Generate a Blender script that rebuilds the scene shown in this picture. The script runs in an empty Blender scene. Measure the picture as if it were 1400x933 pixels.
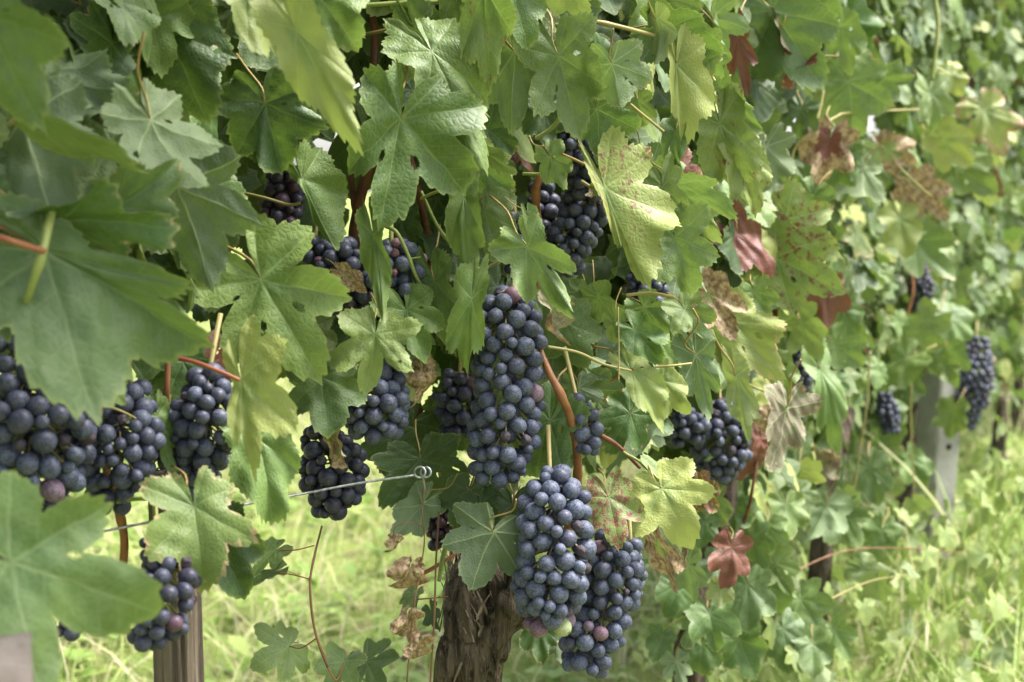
import bpy, math, random
import numpy as np
from mathutils import Vector, Matrix

RNG = np.random.default_rng(11)
random.seed(5)
scene = bpy.context.scene
C = scene.collection
rad = math.radians

# ------------------------------------------------------------------ camera
CAM_H, PITCH, LENS = 0.72, 6.0, 50.0
FPX = LENS / 36.0 * 1400.0
cam_data = bpy.data.cameras.new("camera")
cam_data.lens = LENS
cam_data.sensor_width = 36.0
cam_data.clip_start = 0.02
cam_data.clip_end = 2000.0
cam_data.dof.use_dof = True
cam_data.dof.focus_distance = 0.99
cam_data.dof.aperture_fstop = 9.0
cam = bpy.data.objects.new("camera", cam_data)
cam.location = (0, 0, CAM_H)
cam.rotation_euler = (rad(90 - PITCH), 0, 0)
C.objects.link(cam)
scene.camera = cam

# ------------------------------------------------------------------ sky and sun
SUN_EL, SUN_AZ = 63.0, 82.0      # azimuth clockwise from +Y
world = bpy.data.worlds.new("World")
scene.world = world
world.use_nodes = True
wn = world.node_tree
bg = wn.nodes["Background"]
sky = wn.nodes.new("ShaderNodeTexSky")
sky.sky_type = 'NISHITA'
sky.sun_disc = False
sky.sun_elevation = rad(SUN_EL)
sky.sun_rotation = rad(SUN_AZ)
sky.air_density = 1.0
sky.dust_density = 3.0
sky.ozone_density = 0.4
bg.inputs[1].default_value = 0.115
veil = wn.nodes.new("ShaderNodeHueSaturation")      # thin even cloud: the whole sky less blue
veil.inputs["Saturation"].default_value = 0.45
wn.links.new(sky.outputs[0], veil.inputs["Color"])
wn.links.new(veil.outputs[0], bg.inputs[0])
sun_d = bpy.data.lights.new("sun", 'SUN')
sun_d.energy = 3.1
sun_d.angle = rad(28)
sun_d.color = (1.0, 0.97, 0.92)
sun = bpy.data.objects.new("sun", sun_d)
sv = Vector((math.sin(rad(SUN_AZ)) * math.cos(rad(SUN_EL)), math.cos(rad(SUN_AZ)) * math.cos(rad(SUN_EL)), math.sin(rad(SUN_EL))))
sun.rotation_euler = (-sv).to_track_quat('-Z', 'Y').to_euler()
sun.location = sv * 8
C.objects.link(sun)
scene.view_settings.view_transform = 'Standard'
scene.view_settings.look = 'None'
scene.view_settings.gamma = 1.0
scene.view_settings.exposure = 1.95
scene.render.engine = 'CYCLES'
scene.cycles.max_bounces = 6
scene.cycles.diffuse_bounces = 3
scene.cycles.transmission_bounces = 4
scene.cycles.glossy_bounces = 2
scene.cycles.use_denoising = True
scene.cycles.use_adaptive_sampling = True
scene.cycles.adaptive_threshold = 0.02

# ------------------------------------------------------------------ projection helpers
_p = rad(PITCH)
FWD = np.array([0, math.cos(_p), -math.sin(_p)])
UPV = np.array([0, math.sin(_p), math.cos(_p)])
RGT = np.array([1.0, 0, 0])
CAMP = np.array([0, 0, CAM_H])

def at(px, py, d):
    return CAMP + d * (FWD + RGT * (px - 700.0) / FPX - UPV * (py - 466.5) / FPX)

def project(p):
    v = np.asarray(p) - CAMP
    d = v @ FWD
    return 700 + FPX * (v @ RGT) / d, 466.5 - FPX * (v @ UPV) / d, d

def nrm(v):
    return v / (np.linalg.norm(v) + 1e-12)

# ------------------------------------------------------------------ node helpers
class NT:
    def __init__(self, name):
        self.m = bpy.data.materials.new(name)
        self.m.use_nodes = True
        self.t = self.m.node_tree
        self.t.nodes.clear()
        self.out = self.t.nodes.new("ShaderNodeOutputMaterial")
    def n(self, typ, **kw):
        x = self.t.nodes.new(typ)
        for k, v in kw.items():
            setattr(x, k, v)
        return x
    def put(self, sock, v):
        if hasattr(v, "is_output"):
            self.t.links.new(v, sock)
        elif v is not None:
            sock.default_value = v
    def math(self, op, a, b=None, c=None, clamp=False):
        x = self.n("ShaderNodeMath", operation=op, use_clamp=clamp)
        for i, v in enumerate((a, b, c)):
            if v is not None:
                self.put(x.inputs[i], v)
        return x.outputs[0]
    def vmath(self, op, a, b=None, s=None):
        x = self.n("ShaderNodeVectorMath", operation=op)
        self.put(x.inputs[0], a)
        if b is not None:
            self.put(x.inputs[1], b)
        if s is not None:
            self.put(x.inputs["Scale"], s)
        return x.outputs[0]
    def ss(self, v, lo, hi, a=0.0, b=1.0):
        x = self.n("ShaderNodeMapRange", interpolation_type='SMOOTHSTEP')
        for i, q in enumerate((v, lo, hi, a, b)):
            self.put(x.inputs[i], q)
        return x.outputs[0]
    def mix(self, f, a, b, blend='MIX'):
        x = self.n("ShaderNodeMix", data_type='RGBA', blend_type=blend)
        self.put(x.inputs[0], f)
        self.put(x.inputs[6], a if hasattr(a, "is_output") else (*a, 1))
        self.put(x.inputs[7], b if hasattr(b, "is_output") else (*b, 1))
        return x.outputs[2]
    def noise(self, vec, scale, detail=3.0, rough=0.55, color=False, dist=0.0):
        x = self.n("ShaderNodeTexNoise")
        if vec is not None:
            self.put(x.inputs["Vector"], vec)
        self.put(x.inputs["Scale"], scale)
        self.put(x.inputs["Detail"], detail)
        self.put(x.inputs["Roughness"], rough)
        self.put(x.inputs["Distortion"], dist)
        return x.outputs[1] if color else x.outputs[0]
    def bump(self, h, strength, dist):
        x = self.n("ShaderNodeBump")
        self.put(x.inputs["Strength"], strength)
        self.put(x.inputs["Distance"], dist)
        self.put(x.inputs["Height"], h)
        return x.outputs[0]
    def principled(self, col, rough, spec=0.4, normal=None):
        x = self.n("ShaderNodeBsdfPrincipled")
        self.put(x.inputs["Base Color"], col if hasattr(col, "is_output") else (*col, 1))
        self.put(x.inputs["Roughness"], rough)
        self.put(x.inputs["Specular IOR Level"], spec)
        if normal is not None:
            self.put(x.inputs["Normal"], normal)
        return x
    def surf(self, s):
        self.t.links.new(s, self.out.inputs[0])
        return self.m

def leaf_material():
    T = NT("vine_leaf")
    uv = T.n("ShaderNodeUVMap").outputs[0]
    oi = T.n("ShaderNodeObjectInfo")
    rnd = oi.outputs["Random"]
    sep = T.n("ShaderNodeSeparateColor")
    T.put(sep.inputs[0], oi.outputs["Color"])
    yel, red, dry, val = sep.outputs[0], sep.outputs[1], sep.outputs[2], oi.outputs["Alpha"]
    p0 = T.vmath('MULTIPLY_ADD', uv, (2, 2, 0))
    p0n = p0.node
    p0n.inputs[2].default_value = (-1, -1, 0)
    comb = T.n("ShaderNodeCombineXYZ")
    T.put(comb.inputs[2], T.math('MULTIPLY', rnd, 37.0))
    pr = T.vmath('ADD', p0, comb.outputs[0])
    wn_ = T.noise(pr, 2.2, 2.0, color=True)
    warp = T.vmath('SCALE', T.vmath('SUBTRACT', wn_, (0.5, 0.5, 0.5)), s=0.10)
    p = T.vmath('ADD', p0, warp)
    sp = T.n("ShaderNodeSeparateXYZ")
    T.put(sp.inputs[0], p)
    x, y = sp.outputs[0], sp.outputs[1]
    r = T.math('SQRT', T.math('ADD', T.math('MULTIPLY', x, x), T.math('MULTIPLY', y, y)))
    th = T.math('ABSOLUTE', T.math('ARCTAN2', y, x))
    phi = th
    for a in (52, 108, 150):
        phi = T.math('MINIMUM', phi, T.math('ABSOLUTE', T.math('SUBTRACT', th, rad(a))))
    a_ = T.math('MULTIPLY', r, T.math('COSINE', phi))
    b_ = T.math('MULTIPLY', r, T.math('SINE', phi))
    wmain = T.math('MULTIPLY_ADD', r, -0.013, 0.020)
    wmain = T.math('MAXIMUM', wmain, 0.004)
    main = T.ss(T.math('DIVIDE', b_, wmain), 0.35, 1.0, 1.0, 0.0)
    q = T.math('FRACT', T.math('DIVIDE', T.math('SUBTRACT', a_, T.math('MULTIPLY', b_, 0.72)), 0.135))
    dq = T.math('ABSOLUTE', T.math('SUBTRACT', q, 0.5))
    sec = T.ss(dq, 0.012, 0.05, 1.0, 0.0)
    sec = T.math('MULTIPLY', sec, T.ss(b_, 0.0, 0.42, 0.8, 0.15))
    vor = T.n("ShaderNodeTexVoronoi", feature='DISTANCE_TO_EDGE')
    T.put(vor.inputs["Vector"], pr)
    T.put(vor.inputs["Scale"], 17.0)
    ter = T.ss(vor.outputs[0], 0.0, 0.10, 1.0, 0.0)
    vein = T.math('MAXIMUM', main, T.math('MAXIMUM', sec, T.math('MULTIPLY', ter, 0.28)))
    rho = T.n("ShaderNodeAttribute", attribute_name="rho").outputs["Fac"]
    n_big = T.noise(pr, 2.6, 4.0)
    n_mid = T.noise(pr, 9.0, 5.0, 0.62)
    n_fin = T.noise(pr, 46.0, 3.0, 0.6)
    # healthy green
    g = T.mix(T.ss(n_big, 0.3, 0.72), (0.044, 0.112, 0.020), (0.096, 0.190, 0.032))
    g = T.mix(T.ss(n_mid, 0.40, 0.75, 0.0, 0.55), g, (0.128, 0.225, 0.075))
    g = T.mix(T.math('MULTIPLY', vein, 0.68), g, (0.22, 0.30, 0.12))
    g = T.mix(T.math('MULTIPLY', T.math('FRACT', T.math('MULTIPLY', rnd, 7.31)), 0.36), g, (0.110, 0.155, 0.080))
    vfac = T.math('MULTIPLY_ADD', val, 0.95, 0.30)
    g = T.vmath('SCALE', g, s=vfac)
    # yellowing, stronger at the margin and in blotches
    ym = T.math('MULTIPLY', yel, T.ss(T.math('ADD', T.math('MULTIPLY', n_big, 0.8), T.math('MULTIPLY', rho, 0.45)), 0.25, 0.75, 0.45, 1.25), clamp=True)
    c = T.mix(ym, g, (0.33, 0.36, 0.10))
    # thin pale margin
    c = T.mix(T.math('MULTIPLY', T.ss(rho, 0.93, 1.0), T.math('MULTIPLY_ADD', n_mid, 0.9, -0.1), clamp=True), c, (0.32, 0.36, 0.11))
    # purple red blotches, kept off the veins
    rb = T.math('SUBTRACT', T.math('ADD', T.math('MULTIPLY', n_mid, 0.75), T.math('MULTIPLY', n_big, 0.35)), T.math('MULTIPLY', vein, 0.10))
    thr = T.math('MULTIPLY_ADD', red, -0.55, 0.86)
    rm = T.math('MULTIPLY', T.ss(T.math('SUBTRACT', rb, thr), -0.03, 0.07), T.ss(red, 0.0, 0.15), clamp=True)
    redc = T.mix(T.ss(n_fin, 0.35, 0.7), (0.090, 0.022, 0.028), (0.25, 0.045, 0.028))
    c = T.mix(T.math('MULTIPLY', rm, 0.85), c, redc)
    # dry brown, from the margin inwards
    db = T.math('ADD', T.math('MULTIPLY', rho, 0.55), T.math('MULTIPLY', n_mid, 0.55))
    thd = T.math('MULTIPLY_ADD', dry, -0.95, 1.02)
    dm = T.math('MULTIPLY', T.ss(T.math('SUBTRACT', db, thd), -0.02, 0.05), T.ss(dry, 0.0, 0.1), clamp=True)
    dryc = T.mix(T.ss(n_mid, 0.35, 0.65), (0.17, 0.095, 0.045), (0.42, 0.31, 0.17))
    c = T.mix(dm, c, dryc)
    # small specks
    c = T.mix(T.math('MULTIPLY', T.ss(n_fin, 0.70, 0.78), 0.35), c, (0.12, 0.09, 0.04))
    # underside paler, greyer, felted
    geo = T.n("ShaderNodeNewGeometry")
    under = T.mix(0.48, c, (0.20, 0.25, 0.165))
    under = T.mix(T.math('MULTIPLY', main, 0.6), under, (0.36, 0.42, 0.21))
    col = T.mix(geo.outputs["Backfacing"], c, under)
    h = T.math('SUBTRACT', T.math('MULTIPLY', n_mid, 0.5), T.math('MULTIPLY', vein, 0.45))
    h = T.math('ADD', h, T.math('MULTIPLY', T.ss(vor.outputs[0], 0.0, 0.35), 0.35))
    nor = T.bump(h, 0.22, 0.0022)
    rough = T.math('MULTIPLY_ADD', n_mid, 0.30, 0.36)
    rough = T.math('MAXIMUM', rough, T.math('MULTIPLY', geo.outputs["Backfacing"], 0.7))
    bs = T.principled(col, rough, 0.48, nor)
    tr = T.n("ShaderNodeBsdfTranslucent")
    tc = T.mix(0.45, c, (0.16, 0.25, 0.022))
    tc = T.mix(T.math('MULTIPLY', T.math('MAXIMUM', dm, rm), 0.8), tc, c)
    T.put(tr.inputs[0], tc)
    T.put(tr.inputs[1], nor)
    ms = T.n("ShaderNodeMixShader")
    T.put(ms.inputs[0], T.math('MULTIPLY_ADD', T.math('MAXIMUM', dm, rm), -0.12, 0.27))
    T.t.links.new(bs.outputs[0], ms.inputs[1])
    T.t.links.new(tr.outputs[0], ms.inputs[2])
    return T.surf(ms.outputs[0])

def grape_material():
    T = NT("grape_skin")
    co = T.n("ShaderNodeTexCoord").outputs["Object"]
    oi = T.n("ShaderNodeObjectInfo")
    rnd = oi.outputs["Random"]
    sep = T.n("ShaderNodeSeparateColor")
    T.put(sep.inputs[0], oi.outputs["Color"])
    red, grn, shr, blm = sep.outputs[0], sep.outputs[1], sep.outputs[2], oi.outputs["Alpha"]
    comb = T.n("ShaderNodeCombineXYZ")
    T.put(comb.inputs[0], T.math('MULTIPLY', rnd, 61.0))
    T.put(comb.inputs[1], T.math('MULTIPLY', rnd, 23.0))
    p = T.vmath('ADD', co, comb.outputs[0])
    n1 = T.noise(p, 1.3, 3.0)
    n2 = T.noise(p, 5.0, 5.0, 0.65)
    n3 = T.noise(p, 24.0, 3.0, 0.6)
    base = T.mix(T.ss(n1, 0.3, 0.7), (0.010, 0.011, 0.022), (0.030, 0.018, 0.036))
    base = T.mix(red, base, (0.20, 0.05, 0.075))
    base = T.mix(grn, base, (0.25, 0.30, 0.09))
    bc = T.mix(red, (0.112, 0.132, 0.192), (0.29, 0.18, 0.21))
    bc = T.mix(grn, bc, (0.42, 0.46, 0.24))
    bf = T.math('MULTIPLY_ADD', T.ss(n2, 0.40, 0.58), 0.66, 0.24)
    bf = T.math('MULTIPLY', bf, T.math('MULTIPLY_ADD', T.ss(n1, 0.28, 0.5), 0.4, 0.6))
    bf = T.math('SUBTRACT', bf, T.math('MULTIPLY', T.ss(n3, 0.60, 0.72), 0.22))
    bf = T.math('MULTIPLY', bf, T.math('MULTIPLY', blm, T.math('MULTIPLY_ADD', rnd, 0.5, 0.75)), clamp=True)
    c = T.mix(bf, base, bc)
    c = T.mix(shr, c, (0.055, 0.032, 0.038))
    sz = T.n("ShaderNodeSeparateXYZ")
    T.put(sz.inputs[0], co)
    c = T.mix(T.ss(sz.outputs[2], -1.035, -1.045), c, (0.10, 0.07, 0.045))
    h = T.math('ADD', T.math('MULTIPLY', n3, 0.15), T.math('MULTIPLY', T.math('MULTIPLY', n2, shr), 5.0))
    b = T.principled(c, T.math('MULTIPLY_ADD', bf, 0.35, 0.32), 0.34, T.bump(h, 0.4, 0.001))
    T.put(b.inputs["Coat Weight"], 0.0)
    return T.surf(b.outputs[0])

def bark_material(name, dark, light, stretch=(60, 60, 7), rough=0.9, strength=0.9, dist=0.006):
    T = NT(name)
    co = T.n("ShaderNodeTexCoord").outputs["Object"]
    mp = T.n("ShaderNodeMapping")
    T.put(mp.inputs[0], co)
    mp.inputs["Scale"].default_value = stretch
    n1 = T.noise(mp.outputs[0], 1.0, 6.0, 0.65, dist=0.6)
    n2 = T.noise(mp.outputs[0], 3.7, 5.0, 0.7)
    n3 = T.noise(co, 30.0, 3.0)
    c = T.mix(T.ss(n1, 0.33, 0.68), dark, light)
    c = T.mix(T.ss(n2, 0.52, 0.72, 0, 0.6), c, tuple(min(1, q * 1.5) for q in light))
    c = T.mix(T.ss(n3, 0.55, 0.75, 0, 0.35), c, dark)
    h = T.math('ADD', n1, T.math('MULTIPLY', n2, 0.6))
    return T.surf(T.principled(c, rough, 0.15, T.bump(h, strength, dist)).outputs[0])

def stem_material(name, a, b, rough=0.5, scale=60):
    T = NT(name)
    co = T.n("ShaderNodeTexCoord").outputs["Object"]
    oi = T.n("ShaderNodeObjectInfo").outputs["Random"]
    n1 = T.noise(T.vmath('ADD', co, T.vmath('SCALE', (1, 1, 1), s=oi)), scale, 3.0)
    n2 = T.noise(co, 14.0, 3.0)
    c = T.mix(T.ss(n1, 0.3, 0.7), a, b)
    c = T.mix(T.ss(n2, 0.45, 0.75, 0, 0.5), c, tuple(q * 0.6 for q in a))
    return T.surf(T.principled(c, rough, 0.35, T.bump(n1, 0.3, 0.001)).outputs[0])

M = {}
M['leaf'] = leaf_material()
M['grape'] = grape_material()
M['bark'] = bark_material("vine_bark", (0.018, 0.014, 0.010), (0.20, 0.155, 0.11), (130, 130, 16), .9, 1.0, .01)
M['strip'] = bark_material("peeled_bark", (0.09, 0.068, 0.046), (0.27, 0.215, 0.155), (200, 200, 25), 0.9, 0.5, 0.002)
M['stake'] = bark_material("weathered_wood", (0.06, 0.048, 0.037), (0.23, 0.18, 0.135), (110, 110, 4), 0.9, 0.9, 0.005)
M['cane'] = stem_material("ripe_cane", (0.20, 0.075, 0.030), (0.30, 0.135, 0.055), 0.5, 90)
M['darkcane'] = stem_material("dark_cane", (0.085, 0.032, 0.018), (0.17, 0.065, 0.03), 0.6, 90)
M['shoot'] = stem_material("green_shoot", (0.17, 0.22, 0.055), (0.27, 0.29, 0.085), 0.45, 40)
M['stalk'] = stem_material("leaf_stalk", (0.24, 0.24, 0.07), (0.34, 0.17, 0.07), 0.45, 25)
M['redstem'] = stem_material("red_stem", (0.25, 0.06, 0.035), (0.32, 0.14, 0.06), 0.45, 30)
M['drystem'] = stem_material("dry_stem", (0.15, 0.075, 0.04), (0.24, 0.13, 0.07), 0.8, 60)
M['yellowstem'] = stem_material("yellow_stem", (0.22, 0.20, 0.065), (0.31, 0.25, 0.09), 0.5, 30)

def metal_material():
    T = NT("galvanised_wire")
    co = T.n("ShaderNodeTexCoord").outputs["Object"]
    n1 = T.noise(co, 220.0, 3.0)
    c = T.mix(T.ss(n1, 0.35, 0.7), (0.20, 0.21, 0.21), (0.40, 0.41, 0.40))
    b = T.principled(c, 0.45, 0.5, T.bump(n1, 0.2, 0.0005))
    b.inputs["Metallic"].default_value = 0.75
    return T.surf(b.outputs[0])
M['wire'] = metal_material()

def concrete_material(name, a, b):
    T = NT(name)
    co = T.n("ShaderNodeTexCoord").outputs["Object"]
    n1 = T.noise(co, 9.0, 6.0, 0.65)
    n2 = T.noise(co, 160.0, 3.0)
    c = T.mix(T.ss(n1, 0.3, 0.7), a, b)
    c = T.mix(T.ss(n2, 0.55, 0.75, 0, 0.4), c, tuple(q * 0.6 for q in a))
    return T.surf(T.principled(c, 0.9, 0.2, T.bump(T.math('ADD', n1, n2), 0.5, 0.002)).outputs[0])
M['concrete'] = concrete_material("concrete", (0.24, 0.23, 0.205), (0.40, 0.385, 0.345))
M['oldpost'] = concrete_material("old_post", (0.12, 0.10, 0.085), (0.20, 0.17, 0.145))
M['hole'] = concrete_material("dark_hole", (0.012, 0.012, 0.012), (0.02, 0.02, 0.02))  # near-black colour stands in for the shade inside the wire holes

def ground_material():
    T = NT("ground")
    co = T.n("ShaderNodeTexCoord").outputs["Object"]
    n1 = T.noise(co, 1.4, 5.0)
    n2 = T.noise(co, 14.0, 6.0, 0.7)
    n3 = T.noise(co, 90.0, 4.0, 0.7)
    c = T.mix(T.ss(n1, 0.35, 0.65), (0.16, 0.22, 0.05), (0.24, 0.28, 0.08))
    c = T.mix(T.ss(n2, 0.48, 0.66), c, (0.20, 0.16, 0.09))
    c = T.mix(T.ss(n3, 0.5, 0.7, 0, 0.6), c, (0.08, 0.10, 0.03))
    return T.surf(T.principled(c, 0.9, 0.1, T.bump(T.math('ADD', n2, n3), 0.8, 0.02)).outputs[0])
M['ground'] = ground_material()

def grass_material():
    T = NT("grass_blade")
    at_ = T.n("ShaderNodeAttribute", attribute_name="tint").outputs["Fac"]
    ramp = T.n("ShaderNodeValToRGB")
    T.put(ramp.inputs[0], at_)
    e = ramp.color_ramp.elements
    e[0].position, e[0].color = 0.0, (0.14, 0.24, 0.04, 1)
    e[1].position, e[1].color = 1.0, (0.62, 0.56, 0.37, 1)
    for pos, col in ((0.35, (0.23, 0.35, 0.075, 1)), (0.62, (0.38, 0.46, 0.14, 1)), (0.78, (0.50, 0.50, 0.23, 1))):
        k = e.new(pos)
        k.color = col
    b = T.principled(ramp.outputs[0], 0.55, 0.3)
    tr = T.n("ShaderNodeBsdfTranslucent")
    T.put(tr.inputs[0], ramp.outputs[0])
    ms = T.n("ShaderNodeMixShader")
    ms.inputs[0].default_value = 0.4
    T.t.links.new(b.outputs[0], ms.inputs[1])
    T.t.links.new(tr.outputs[0], ms.inputs[2])
    return T.surf(ms.outputs[0])
M['grass'] = grass_material()

# ------------------------------------------------------------------ mesh helpers
def mesh_np(name, verts, faces, mat, smooth=True, uv=None, attrs=None):
    """faces: list of index arrays (k x 3 and k x 4)."""
    me = bpy.data.meshes.new(name)
    verts = np.asarray(verts, dtype=np.float32)
    me.vertices.add(len(verts))
    me.vertices.foreach_set("co", verts.ravel())
    faces = [np.asarray(f, dtype=np.int32) for f in faces if len(f)]
    loops = np.concatenate([f.ravel() for f in faces])
    counts = np.concatenate([np.full(len(f), f.shape[1], dtype=np.int32) for f in faces])
    starts = np.concatenate([[0], np.cumsum(counts)[:-1]]).astype(np.int32)
    me.loops.add(len(loops))
    me.loops.foreach_set("vertex_index", loops)
    me.polygons.add(len(counts))
    me.polygons.foreach_set("loop_start", starts)
    me.polygons.foreach_set("loop_total", counts)
    if smooth:
        me.polygons.foreach_set("use_smooth", np.ones(len(counts), dtype=bool))
    me.update(calc_edges=True)
    if uv is not None:
        ul = me.uv_layers.new(name="UVMap")
        ul.data.foreach_set("uv", np.asarray(uv, dtype=np.float32)[loops].ravel())
    for k, v in (attrs or {}).items():
        a = me.attributes.new(k, 'FLOAT', 'POINT')
        a.data.foreach_set("value", np.asarray(v, dtype=np.float32))
    if mat:
        me.materials.append(mat)
    me.validate(verbose=False)
    return me

def link(name, data, parent=None, matrix=None):
    o = bpy.data.objects.new(name, data)
    C.objects.link(o)
    if parent is not None:
        o.parent = parent
    if matrix is not None:
        o.matrix_basis = matrix
    return o

def empty(name, loc):
    o = bpy.data.objects.new(name, None)
    o.empty_display_size = 0.05
    o.location = loc
    C.objects.link(o)
    return o

def tag(o, label, cat=None, group=None, kind=None):
    if label: o["label"] = label
    if cat: o["category"] = cat
    if group: o["group"] = group
    if kind: o["kind"] = kind
    return o

def catmull(pts, n):
    pts = np.asarray(pts, dtype=float)
    if len(pts) == 2:
        t = np.linspace(0, 1, n)[:, None]
        return pts[0] * (1 - t) + pts[1] * t
    P = np.vstack([2 * pts[0] - pts[1], pts, 2 * pts[-1] - pts[-2]])
    k = len(pts) - 1
    out = []
    for s in np.linspace(0, k - 1e-9, n):
        i = int(s); t = s - i
        a, b, c, d = P[i], P[i + 1], P[i + 2], P[i + 3]
        out.append(0.5 * (2 * b + (c - a) * t + (2 * a - 5 * b + 4 * c - d) * t * t + (3 * b - a - 3 * c + d) * t ** 3))
    return np.array(out)

def tube_np(path, radii, sides=8, off=0):
    path = np.asarray(path); n = len(path)
    radii = np.broadcast_to(np.asarray(radii, dtype=float), (n,))
    T = np.gradient(path, axis=0)
    T /= np.linalg.norm(T, axis=1)[:, None] + 1e-12
    ref = np.array([0.3, 0.9, 0.2])
    u = nrm(np.cross(T[0], ref))
    V = []
    ang = np.linspace(0, 2 * np.pi, sides, endpoint=False)
    for i in range(n):
        u = nrm(u - T[i] * (u @ T[i]))
        w = np.cross(T[i], u)
        V.append(path[i] + radii[i] * (np.cos(ang)[:, None] * u + np.sin(ang)[:, None] * w))
    V = np.vstack(V + [path[:1], path[-1:]])
    i, j = np.meshgrid(np.arange(n - 1), np.arange(sides), indexing='ij')
    a = i * sides + j; b = i * sides + (j + 1) % sides
    Q = np.stack([a, b, b + sides, a + sides], -1).reshape(-1, 4)
    jj = np.arange(sides)
    c0 = np.stack([np.full(sides, n * sides), (jj + 1) % sides, jj], -1)
    e = (n - 1) * sides
    c1 = np.stack([np.full(sides, n * sides + 1), e + jj, e + (jj + 1) % sides], -1)
    return V, [Q + off, np.vstack([c0, c1]) + off]

def px_path(pts):
    return np.array([at(*p) for p in pts])

def stem(name, pts, r0, r1, mat, parent, n=24, sides=8, node=0.0):
    """pts in world space; parent's location is subtracted."""
    path = catmull(pts, n)
    rr = np.linspace(r0, r1, n)
    if node:
        L = np.cumsum(np.r_[0, np.linalg.norm(np.diff(path, axis=0), axis=1)])
        rr = rr * (1 + node * np.exp(-((L % 0.07) - 0.035) ** 2 / 0.00002))
    o0 = np.array(parent.location) if parent is not None else 0
    V, F = tube_np(path - o0, rr, sides)
    return link(name, mesh_np(name, V, F, M[mat]), parent)

# ------------------------------------------------------------------ the leaf
LOBE = np.array([0, 52, 108, 150.0])
def leaf_np(rng, nth, nr, S1=0.5, S2=0.5, fold=0.0, droop=0.4, curl=0.2, wav=0.08, bull=0.06, width=1.0, holes=0, crump=0.0, base=172.0, side=(1.0, 1.0)):
    ang_c = np.radians(np.linspace(-base, base, nth))
    hand = np.sign(ang_c) + (ang_c == 0)
    out_r = np.zeros(nth); ang = ang_c.copy()
    for sgn in (-1, 1):
        j = lambda s: rng.normal(0, s)
        knots = [(0, 1.0, 1), (27 + j(2), 0.78 - 0.42 * S1 + j(.03), 0), (52, 0.84 + j(.05), 1), (81 + j(3), 0.62 - 0.36 * S2 + j(.03), 0),
                 (108, 0.68 + j(.05), 1), (130 + j(2), 0.52 + j(.03), 0), (150, 0.54 + j(.05), 1), (base, 0.14 + abs(j(.05)), 0)]
        m = (hand == sgn)
        a = np.degrees(np.abs(ang_c[m]))
        r = np.zeros(m.sum())
        for (a0, r0, t0), (a1, r1, t1) in zip(knots[:-1], knots[1:]):
            k = (a >= a0 - 1e-6) & (a <= a1 + 1e-6)
            u = (a[k] - a0) / (a1 - a0)
            if t0 == 1: u = 1 - u; rs, rt = r1, r0
            else: rs, rt = r0, r1
            g = 0.82 * (1 - (1 - u) ** 2.1) + 0.18 * u
            r[k] = rs + (rt - rs) * g
        for lb, w in zip(LOBE, (0.07, 0.05, 0.035, 0.02)):
            r += w * np.exp(-np.abs(a - lb) / 2.2)
        # angular jitter of the lobes (the canonical angle stays in the uv)
        da = np.interp(a, [0, 52, 108, 150, base], [0, j(4), j(5), j(4), 0])
        out_r[m] = r
        ang[m] = sgn * np.radians(a + da)
    # teeth
    nt = rng.integers(46, 58)
    ph = (ang_c + np.pi) / (2 * np.pi) * nt + rng.random()
    idx = np.floor(ph).astype(int); fr = ph - idx
    amp = 0.03 + 0.06 * rng.random(nt + 4)
    rev = np.where(ang_c > 0, fr, 1 - fr)
    tooth = np.where(rev < 0.35, rev / 0.35, (1 - rev) / 0.65)
    teeth = amp[idx] * (tooth - 0.35) * (0.45 + 0.7 * out_r)
    rho = np.linspace(0, 1, nr + 1)[1:] ** 0.9
    R = rho[:, None] * out_r[None] + np.clip((rho[:, None] - 0.72) / 0.28, 0, 1) ** 2 * teeth[None]
    X = R * np.sin(ang)[None] * width * np.where(ang > 0, side[0], side[1])[None]
    Y = R * np.cos(ang)[None]
    U = R * np.cos(ang_c)[None]; Vv = R * np.sin(ang_c)[None]
    RH = np.broadcast_to(rho[:, None], R.shape)
    x = np.r_[0, X.ravel()]; y = np.r_[0, Y.ravel()]
    uv = np.stack([np.r_[0, U.ravel()], np.r_[0, Vv.ravel()]], -1) * 0.5 + 0.5
    rr = np.r_[0, R.ravel()]; rh = np.r_[0, RH.ravel()]
    tc = np.r_[0, np.broadcast_to(np.degrees(np.abs(ang_c))[None], R.shape).ravel()]
    ts = np.r_[0, np.broadcast_to(ang_c[None], R.shape).ravel()]
    dv = np.min(np.abs(tc[:, None] - LOBE[None]), axis=1)
    z = bull * rr * np.sin(np.clip(dv / 26, 0, 1) * np.pi / 2)
    k1, k2 = rng.integers(3, 6), rng.integers(6, 11)
    z += wav * rr ** 2 * (np.sin(k1 * ts + rng.random() * 6.28) + 0.55 * np.sin(k2 * ts + rng.random() * 6.28) * rh ** 2)
    for _ in range(5):
        kx, ky = rng.normal(0, 5, 2)
        z += (0.012 + 0.05 * crump) * np.sin(kx * x + ky * y + rng.random() * 6.28)
    for _ in range(6):
        kx, ky = rng.normal(0, 16, 2)
        z += (0.004 + 0.02 * crump) * np.sin(kx * x + ky * y + rng.random() * 6.28)
    z += fold * (np.sqrt(x * x + 0.004) - 0.063)
    # side curl then droop along the midrib
    for kappa, ax in ((curl, 'x'), (droop, 'y')):
        if abs(kappa) < 1e-3: continue
        q = x if ax == 'x' else y
        an = kappa * q
        q2 = np.sin(an) / kappa + z * np.sin(an)
        z = -(1 - np.cos(an)) / kappa + z * np.cos(an)
        if ax == 'x': x = q2
        else: y = q2
    if crump > 0:
        an = crump * 2.2 * y + rng.random()
        c_, s_ = np.cos(an), np.sin(an)
        x, z = x * c_ - z * s_, x * s_ + z * c_
    V = np.stack([x, y, z], -1)
    i, jx = np.meshgrid(np.arange(nr - 1), np.arange(nth - 1), indexing='ij')
    a = 1 + i * nth + jx
    Q = np.stack([a, a + nth, a + nth + 1, a + 1], -1).reshape(-1, 4)
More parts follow.
